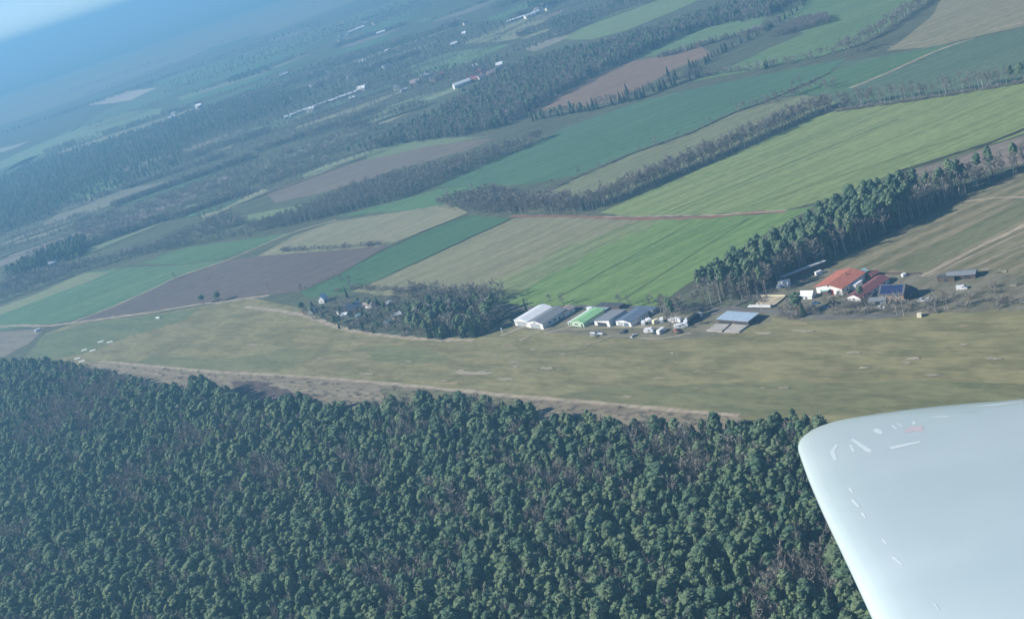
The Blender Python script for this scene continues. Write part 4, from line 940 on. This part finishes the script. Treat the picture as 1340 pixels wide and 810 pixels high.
def caravan(px, az, label, L=5.6, paint=None, name='caravan', h=2.6):
    paint = paint or white_paint
    c = at(*px); r = empty(name, (c[0], c[1], 0), radians(az), label, 'caravan')
    g = Geo(); g.prism([(-L/2,.45),(L/2-.3,.45),(L/2,1.2),(L/2-.25,h-.25),(L/2-.8,h),(-L/2+.7,h),(-L/2,h-.5)], 'y', -1.1, 1.1); g.build('body', paint, r)
    for s in (1, -1):
        k = Geo(); k.box(-1.2, .2, *sorted((s*1.09, s*1.13)), 1.25, 1.95); k.build('window', glass, r)
    k = Geo(); k.box(.8, 1.5, -1.13, -1.09, .55, 2.2); k.build('door', frame_w, r)
    k = Geo(); k.box(L/2-.1, L/2+1.1, -.06, .06, .4, .5); k.build('drawbar', metal, r)
    wheels(r, [(0, 1.0), (0, -1.0)]); return r
def van(px, az, paint, label, L=5.2):
    c = at(*px); r = empty('van', (c[0], c[1], 0), radians(az), label, 'van')
    g = Geo(); g.prism([(-L/2,.35),(L/2,.35),(L/2,1.05),(L/2-.7,1.3),(L/2-1.4,2.2),(-L/2,2.25)], 'y', -.95, .95); g.build('body', paint, r)
    k = Geo(); k.add([(L/2-.72,-.8,1.35),(L/2-.72,.8,1.35),(L/2-1.34,.75,2.15),(L/2-1.34,-.75,2.15)], [(0,1,2,3)]); 
    k.v = [(x+.03, y, z+.02) for x, y, z in k.v]; k.build('windscreen', glass, r)
    for s in (1, -1):
        k = Geo(); k.box(L/2-2.2, L/2-1.45, *sorted((s*.94, s*.97)), 1.3, 1.95); k.build('window', glass, r)
    wheels(r, [(L/2-1,.85),(L/2-1,-.85),(-L/2+1,.85),(-L/2+1,-.85)], .35); return r
caravan((849.6,435), 150, 'white caravan on the grass, lower left of the pair by the apron')
caravan((866,435.5), 35, 'white caravan tilted uphill, lower right of the pair by the apron')
caravan((849.5,422), 100, 'white caravan just right of the dark blue-grey hangar', 4.8)
caravan((859,423), 20, 'small cream caravan right of the upper white one', 4.2, cream_paint)
caravan((866.5,421.5), 80, 'short white caravan in the upper row behind the leafless tree', 4.4)
caravan((884,421.5), -45, 'long low white caravan in the upper row behind the leafless tree', 8.5)
caravan((892,429), -20, 'big white caravan beside the rusty heap', 8.0)
caravan((900,424), 60, 'tall white caravan at the tail of the black trailer', 6.0, None, 'caravan', 3.2)
caravan((843,425), 70, 'narrow white caravan at the corner of the dark blue-grey hangar', 3.6)
# black box trailer with white lorry cab
ta, tb = at(902,425), at(915,417); tl = float(np.linalg.norm(tb-ta)) ; taz = math.degrees(atan2(tb[1]-ta[1], tb[0]-ta[0]))
c = (ta+tb)/2; r = empty('lorry', (c[0], c[1], 0), radians(taz), 'long lorry with black box body and white cab', 'lorry')
g = Geo(); g.box(-tl/2, tl/2, -1.25, 1.25, 1.0, 3.7); g.build('box_body', black_side, r)
g = Geo(); g.prism([(tl/2+.25,.6),(tl/2+2.2,.6),(tl/2+2.2,1.8),(tl/2+1.9,3.1),(tl/2+.25,3.3)], 'y', -1.2, 1.2); g.build('cab', white_paint, r)
g = Geo(); g.add([(tl/2+2.23,-1.0,1.85),(tl/2+2.23,1.0,1.85),(tl/2+1.96,1.0,2.9),(tl/2+1.96,-1.0,2.9)], [(0,1,2,3)]); g.build('windscreen', glass, r)
g = Geo(); g.box(-tl/2, tl/2+1.5, -.5, .5, .6, .95); g.build('chassis', metal, r)
wheels(r, [(tl/2+1.1,1.05),(tl/2+1.1,-1.05),(-tl/2+1.2,1.05),(-tl/2+1.2,-1.05),(-tl/2+2.4,1.05),(-tl/2+2.4,-1.05)], .5, .3)
silver = plain('silver_paint', (0.5, 0.52, 0.54), .3, .05); dark_paint = plain('dark_car_paint', (0.05, 0.055, 0.07), .3, .1); blue_paint = plain('blue_car_paint', (0.08, 0.13, 0.25), .3, .1)
car((830,440.5), 30, silver, 'single silver car on the apron below the hangars')
car((815.5,436.5), 140, dark_paint, 'single dark car parked in front of the long grey hangar')
car((858.5,436), 60, dark_paint, 'dark car squeezed between the two lower caravans')
car((789,411), -45, dark_paint, 'leftmost dark car on the lane behind the hangars')
car((797.5,410.5), -40, white_paint, 'white car on the lane behind the hangars')
car((806,409.5), -45, blue_paint, 'blue car on the lane right of the white one')
car((812,408), -30, dark_paint, 'dark car at the right end of the parked row on the lane')
car((1152.7,404), -35, white_paint, 'white car parked in front of the grey shed below the stable')
car((1207,394), -40, silver, 'left of two silver cars right of the solar roofed house')
car((1216,393.5), -40, silver, 'right of two silver cars right of the solar roofed house')
car((1067,398), -40, blue_paint, 'blue car below the red roofed farmhouse')
car((1080,403), -40, silver, 'silver car half hidden by bushes below the farmhouse')
van((1259,379), -30, white_paint, 'white van standing alone on the bare ground right of the farm')
van((774,406), -40, white_paint, 'white van on the lane above the green roofed hangar')
van((1073,359), 10, white_paint, 'white van at the far end of the long open sided shed')
def container(px, az, L, W, h, m, label):
    c = at(*px); r = empty('container', (c[0], c[1], 0), radians(az), label, 'container')
    g = Geo(); g.box(-L/2, L/2, -W/2, W/2, .1, h); g.build('body', m, r)
    for s in (-1, 1):
        k = Geo(); k.box(L/2-.01, L/2+.06, *sorted((s*.04, s*(W/2-.05))), .2, h-.1); k.build('door', m, r)
    k = Geo(); k.box(-L/2-.05, L/2+.05, -W/2-.05, W/2+.05, h+.005, h+.1); k.build('roof', m, r); return r
container((1027,374.5), -40, 6, 3.2, 3.2, white_paint, 'white container at the left end of the long open sided shed')
container((1020,377), -40, 2.2, 2, 1.8, white_paint, 'small white box left of the white container')
container((1204,415), -40, 2.2, 2, 2.0, cream_paint, 'small pale box at the airfield edge below the birches')
container((1183,362), 10, 2.0, 1.8, 1.6, white_paint, 'pale box behind the solar roofed house')
container((50,434), 30, 5, 2.6, 2.6, white_paint, 'lone white box where the two field tracks meet')
container((207,416.5), -40, 5, 1.6, 1.0, white_paint, 'low white box on the grass beside the field track')
g = Geo(); q0 = at(980,402.5); q1 = at(1010,402.8); gl = float(np.linalg.norm(q1-q0))
r = empty('flatbed_trailer', tuple((q0+q1)/2), atan2(q1[1]-q0[1], q1[0]-q0[0]), 'long white flatbed trailer beside the sandy yard', 'trailer')
g.box(-gl/2, gl/2, -1.1, 1.1, .8, 1.2); g.build('deck', white_paint, r); wheels(r, [(-gl/4,.9),(-gl/4,-.9),(gl/4,.9),(gl/4,-.9)], .38)
g = Geo(); g.box(gl/2-.08, gl/2, -1.1, 1.1, 1.2, 2.0); g.build('headboard', frame_w, r)
def board_fence(pa, pb, h, m, label):
    a, b = at(*pa), at(*pb); L = float(np.linalg.norm(b-a)); r = empty('board_fence', tuple((a+b)/2), atan2(b[1]-a[1], b[0]-a[0]), label, 'fence')
    g = Geo()
    for k in range(4): g.box(-L/2, L/2, -.03, .03, .15 + k*h/4, .15 + k*h/4 + h/4*.85)
    g.build('board_panel', m, r)
    n = max(2, int(L/3))
    for k in range(n + 1):
        p = Geo(); x = -L/2 + L*k/n; p.box(x-.06, x+.06, .035, .14, -.1, h + .25); p.build('post', wood_wall, r)
board_fence((996,389.5), (1028,389.5), 1.6, cream_paint, 'cream board fence at the back of the sandy yard')
board_fence((1150,359.5), (1205,359.5), 1.2, wood_wall, 'dark board fence behind the farm buildings')
# light aircraft
def aircraft(px, az, label):
    c = at(*px); r = empty('light_aircraft', (c[0], c[1], 0.5), radians(az), label, 'aircraft')
    g = Geo(); g.tube([(-3.9,0,1.15),(-2.4,0,1.05),(-.6,0,1.0),(1.2,0,1.0),(2.3,0,.95),(2.75,0,.92)], [.12,.28,.55,.62,.45,.14], 10); g.build('fuselage', white_paint, r, True)
    g = Geo(); g.prism([(-.55,.80),(.9,.86),(1.0,.92),(.6,1.0),(-.55,.86)], 'y', -5.0, 5.0); g.build('wing', white_paint, r)
    g = Geo(); g.box(-3.9, -3.15, -1.5, 1.5, 1.15, 1.22); g.build('tailplane', white_paint, r)
    g = Geo(); g.prism([(-4.0,1.2),(-3.0,1.2),(-3.5,2.3),(-4.05,2.3)], 'y', -.05, .05); g.build('fin', white_paint, r)
    g = Geo(); g.prism([(-.9,1.45),(.9,1.4),(.4,1.85),(-.4,1.85)], 'y', -.4, .4); g.build('canopy', glass, r)
    g = Geo(); g.box(2.78, 2.84, -.06, .06, .05, 1.8); g.build('propeller', dark_door, r)
    for x, y in ((1.9,0),(-.1,1.2),(-.1,-1.2)):
        g = Geo(); g.tube([(x,y,-.25),(x,y,.85)], [.04,.04], 5); st = g.build('undercarriage_leg', metal, r)
        g = Geo(); g.prism([(x+cos(2*pi*k/10)*.24, -.26+sin(2*pi*k/10)*.24) for k in range(10)], 'y', y-.09, y+.09); g.build('wheel', tyre, st)
    return r
aircraft((781,439), 38, 'white light aircraft parked on the apron grass before the hangars')
def marker(px, az, label, group):
    c = at(*px); r = empty('runway_marker', (c[0], c[1], 0), radians(az), label, 'marker', group)
    for s in (1, -1):
        g = Geo(); g.add([(-2.6,s*.95,.02),(2.6,s*.95,.02),(2.6,s*.02,1.0),(-2.6,s*.02,1.0),(-2.6,s*.90,.0),(2.6,s*.90,.0),(2.6,s*-.02,.96),(-2.6,s*-.02,.96)],
           [(0,1,2,3),(7,6,5,4),(0,4,5,1),(1,5,6,2),(2,6,7,3),(3,7,4,0)]); g.build('board', white_paint, r)
    return r
for px in ((132,447.5),(144,448),(110.5,458.5),(121.5,459),(101.5,469.5),(107.5,473)):
    marker(px, -5, 'white roof shaped marker on the grass at the far end of the runway', 'white runway end markers')
# white post with a cap near the grove
c = at(658,436); r = empty('marker_post', (c[0], c[1], 0), 0, 'white marker post on the grass between grove and white hangar', 'post')
g = Geo(); g.tube([(0,0,-.2),(0,0,3.0)], [.28,.24], 8); g.build('pole', white_paint, r)
g = Geo(); g.tube([(0,0,3.02),(0,0,3.5)], [.5,.32], 8); g.build('cap', white_paint, r)
# heap of rusty scrap and dark heaps near the caravans
rust = plain('rusty_scrap', (0.20, 0.10, 0.07), .9, .3, 1.2)
def heap(px, R, h, m, label, name='scrap_heap'):
    c = at(*px); v, f = ico_pts(2); rr = random.Random(int(px[0]*7)); vs = []
    for p in v:
        k = rr.uniform(.75, 1.2); vs.append((p.x*R*k, p.y*R*k, max(-.05, p.z*h*k)))
    o = Geo().add(vs, f).build(name, m); o.location = (c[0], c[1], 0); return tag(o, label, 'heap')
heap((886,434), 2.6, 1.6, rust, 'rusty brown heap of scrap below the leafless tree by the caravans')
heap((890,436), 1.8, 1.3, dark_door, 'small dark heap right beside the rusty scrap')
heap((818,434), 1.6, 1.2, dark_door, 'dark heap in front of the blue-grey hangar')
heap((1089,398), 2.4, 1.5, wood_wall, 'dark woodpile below the farmhouse', 'woodpile')

# ------------------------------------------------------------------ the wing of the aircraft the picture is taken from
th, tilt = radians(15), radians(18)
WO = np.array([sin(th)*cos(tilt), cos(th)*cos(tilt), -sin(tilt)]); WF = np.array([cos(th), -sin(th), 0.0]); WN = np.cross(WF, WO)
DROP = 0.9
def wing_st(x, y):
    v = ray(x, y); s = -DROP / (v @ WN); return np.array([v @ WO * s, v @ WF * s])
seen = [(1145,810),(1122,760),(1100,714),(1075,663),(1057,622),(1047,594),(1041,577),(1046,567),(1060,558),(1080,551),(1110,546),(1180,536),(1260,528),(1340,522)]
ol = [wing_st(*p) for p in seen]
d0 = ol[0] - ol[3]; d0 = d0 / np.linalg.norm(d0)
root_t = ol[0] + d0 * ((ol[0][0] - 1.0) / -d0[0])
d1 = (ol[-1] - ol[-4]); d1 = d1 / np.linalg.norm(d1)
lead = [ol[-1] + d1 * k for k in (.25, .5)]
lt = lead[-1]; lead += [lt + np.array([-.12, .10]), lt + np.array([-.35, .17])]
outline = [root_t] + ol + lead + [np.array([1.0, lead[-1][1] + .25])]
def chaikin(p, n=2):
    for _ in range(n):
        q = [p[0]]
        for a, b in zip(p, p[1:]): q += [a*.75 + b*.25, a*.25 + b*.75]
        q.append(p[-1]); p = q
    return p
outline = chaikin(outline, 2)
# inward offset rings: rounded edge that rises to a gently cambered skin
def inset(poly, d):
    A = np.array(poly); n = len(A); out = []
    for i in range(n):
        a = A[i-1 if i else 0]; b = A[(i+1) if i < n-1 else n-1]; t = b - a; t /= max(np.linalg.norm(t), 1e-9)
        nv = np.array([-t[1], t[0]]); out.append(A[i] + nv * d)
    return out
cen = np.mean(outline, 0)
test = inset(outline, .05); sgn = 1 if np.linalg.norm(np.mean(test,0)-cen) >= 0 and np.linalg.norm(test[len(test)//2]-cen) < np.linalg.norm(outline[len(outline)//2]-cen) else -1
mid = (root_t + np.array([1.0, lead[-1][1] + .25])) / 2
spine = [np.array([1.0, mid[1]])]
rings = []; nO = len(outline)
tipc = np.array([np.max([q[0] for q in outline]) - .62, .42])
def toward(q, f):                        # shrink towards the chord line rather than to one point
    foot = np.array([min(q[0], tipc[0]), tipc[1] + (q[0]-tipc[0])*.03]); return q + (foot - q) * f
prof = [(0,0.0),(.004,.016),(.014,.034),(.035,.056),(.08,.078),(.16,.098),(.3,.112),(.5,.124),(.75,.13),(1.0,.132)]
W = Geo(); top_i = []; bot_i = []
def wpt(st, h): return tuple(np.array([0,0,H_CAM]) + WO*st[0] + WF*st[1] - WN*(DROP + .028) + WN*h)
for sgn_h, sc_ in ((1, .38), (-1, .30)):
    idx = []
    for f, h in prof:
        idx.append([len(W.v) + i for i in range(nO)]); W.v += [wpt(toward(q, f), sgn_h*h*sc_) for q in outline]
    for k in range(len(prof)-1):
        for i in range(nO-1):
            fc = (idx[k][i], idx[k][i+1], idx[k+1][i+1], idx[k+1][i]); W.f.append(fc if sgn_h < 0 else fc[::-1]); W.m.append(0)
gel = _new('wing_gelcoat'); gm_, gnt, gb_ = gel
tcg = gnt.nodes.new('ShaderNodeTexCoord')
gcol = mixrgb(gnt, ramp(gnt, noise(gnt, tcg.outputs['Object'], 1.3, 4, .6), .35, .7), (0.46, 0.55, 0.55), (0.50, 0.59, 0.59))
gnt.links.new(gcol, gb_.inputs['Base Color']); gb_.inputs['Roughness'].default_value = .32; gb_.inputs['Coat Weight'].default_value = .5; gb_.inputs['Coat Roughness'].default_value = .12
wing = empty('aircraft_wing', wpt((1.0, .5), 0), 0, 'white wing tip of the aircraft the view is taken from', 'wing')
wo = W.build('wing_panel', gm_, None, True); wo.parent = wing; wo.matrix_parent_inverse = Matrix.Translation(-Vector(wing.location))
me = wo.data
import bmesh
bm = bmesh.new(); bm.from_mesh(me); bmesh.ops.remove_doubles(bm, verts=bm.verts, dist=1e-5); bmesh.ops.recalc_face_normals(bm, faces=bm.faces); bm.to_mesh(me); bm.free()
me.polygons.foreach_set('use_smooth', [True]*len(me.polygons))
# glints and a reddish reflection on the skin, painted as thin raised marks
bpy.context.view_layer.update()
from mathutils.bvhtree import BVHTree
bvh = BVHTree.FromPolygons([tuple(v.co) for v in me.vertices], [tuple(p.vertices) for p in me.polygons])
glint_paint = plain('painted_glint', (0.56, 0.645, 0.65), .35, .05); redp = plain('painted_red_reflection', (0.50, 0.44, 0.47), .4, .06)
def skin(x, y, lift=.0006):
    o = Vector((0, 0, H_CAM)); hit = bvh.ray_cast(o, Vector(ray(x, y)).normalized())
    if hit[0] is None: return None
    n = hit[1] if hit[1].dot(Vector(WN)) > 0 else -hit[1]
    return hit[0] + n * lift
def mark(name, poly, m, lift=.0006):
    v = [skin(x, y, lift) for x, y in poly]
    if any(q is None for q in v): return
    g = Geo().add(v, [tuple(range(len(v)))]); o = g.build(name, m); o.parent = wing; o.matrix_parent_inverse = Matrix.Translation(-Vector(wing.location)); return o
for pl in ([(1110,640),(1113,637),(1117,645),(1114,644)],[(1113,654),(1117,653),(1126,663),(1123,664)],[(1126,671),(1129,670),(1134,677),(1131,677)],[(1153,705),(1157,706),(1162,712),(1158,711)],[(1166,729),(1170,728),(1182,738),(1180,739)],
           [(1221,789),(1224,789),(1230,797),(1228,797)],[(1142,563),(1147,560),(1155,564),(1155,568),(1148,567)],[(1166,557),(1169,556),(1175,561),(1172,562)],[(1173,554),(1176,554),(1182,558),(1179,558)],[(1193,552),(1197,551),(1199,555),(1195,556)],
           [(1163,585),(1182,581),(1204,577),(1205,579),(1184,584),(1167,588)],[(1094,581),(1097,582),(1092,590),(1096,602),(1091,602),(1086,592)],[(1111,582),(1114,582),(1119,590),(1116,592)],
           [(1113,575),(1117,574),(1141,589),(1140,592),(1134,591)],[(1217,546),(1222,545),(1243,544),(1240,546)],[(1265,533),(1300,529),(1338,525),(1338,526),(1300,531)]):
    mark('glint_mark', pl, glint_paint)
mark('reflection_mark', [(1184,561),(1195,558),(1210,557),(1206,561),(1211,565),(1196,564),(1184,567)], redp, .0005)
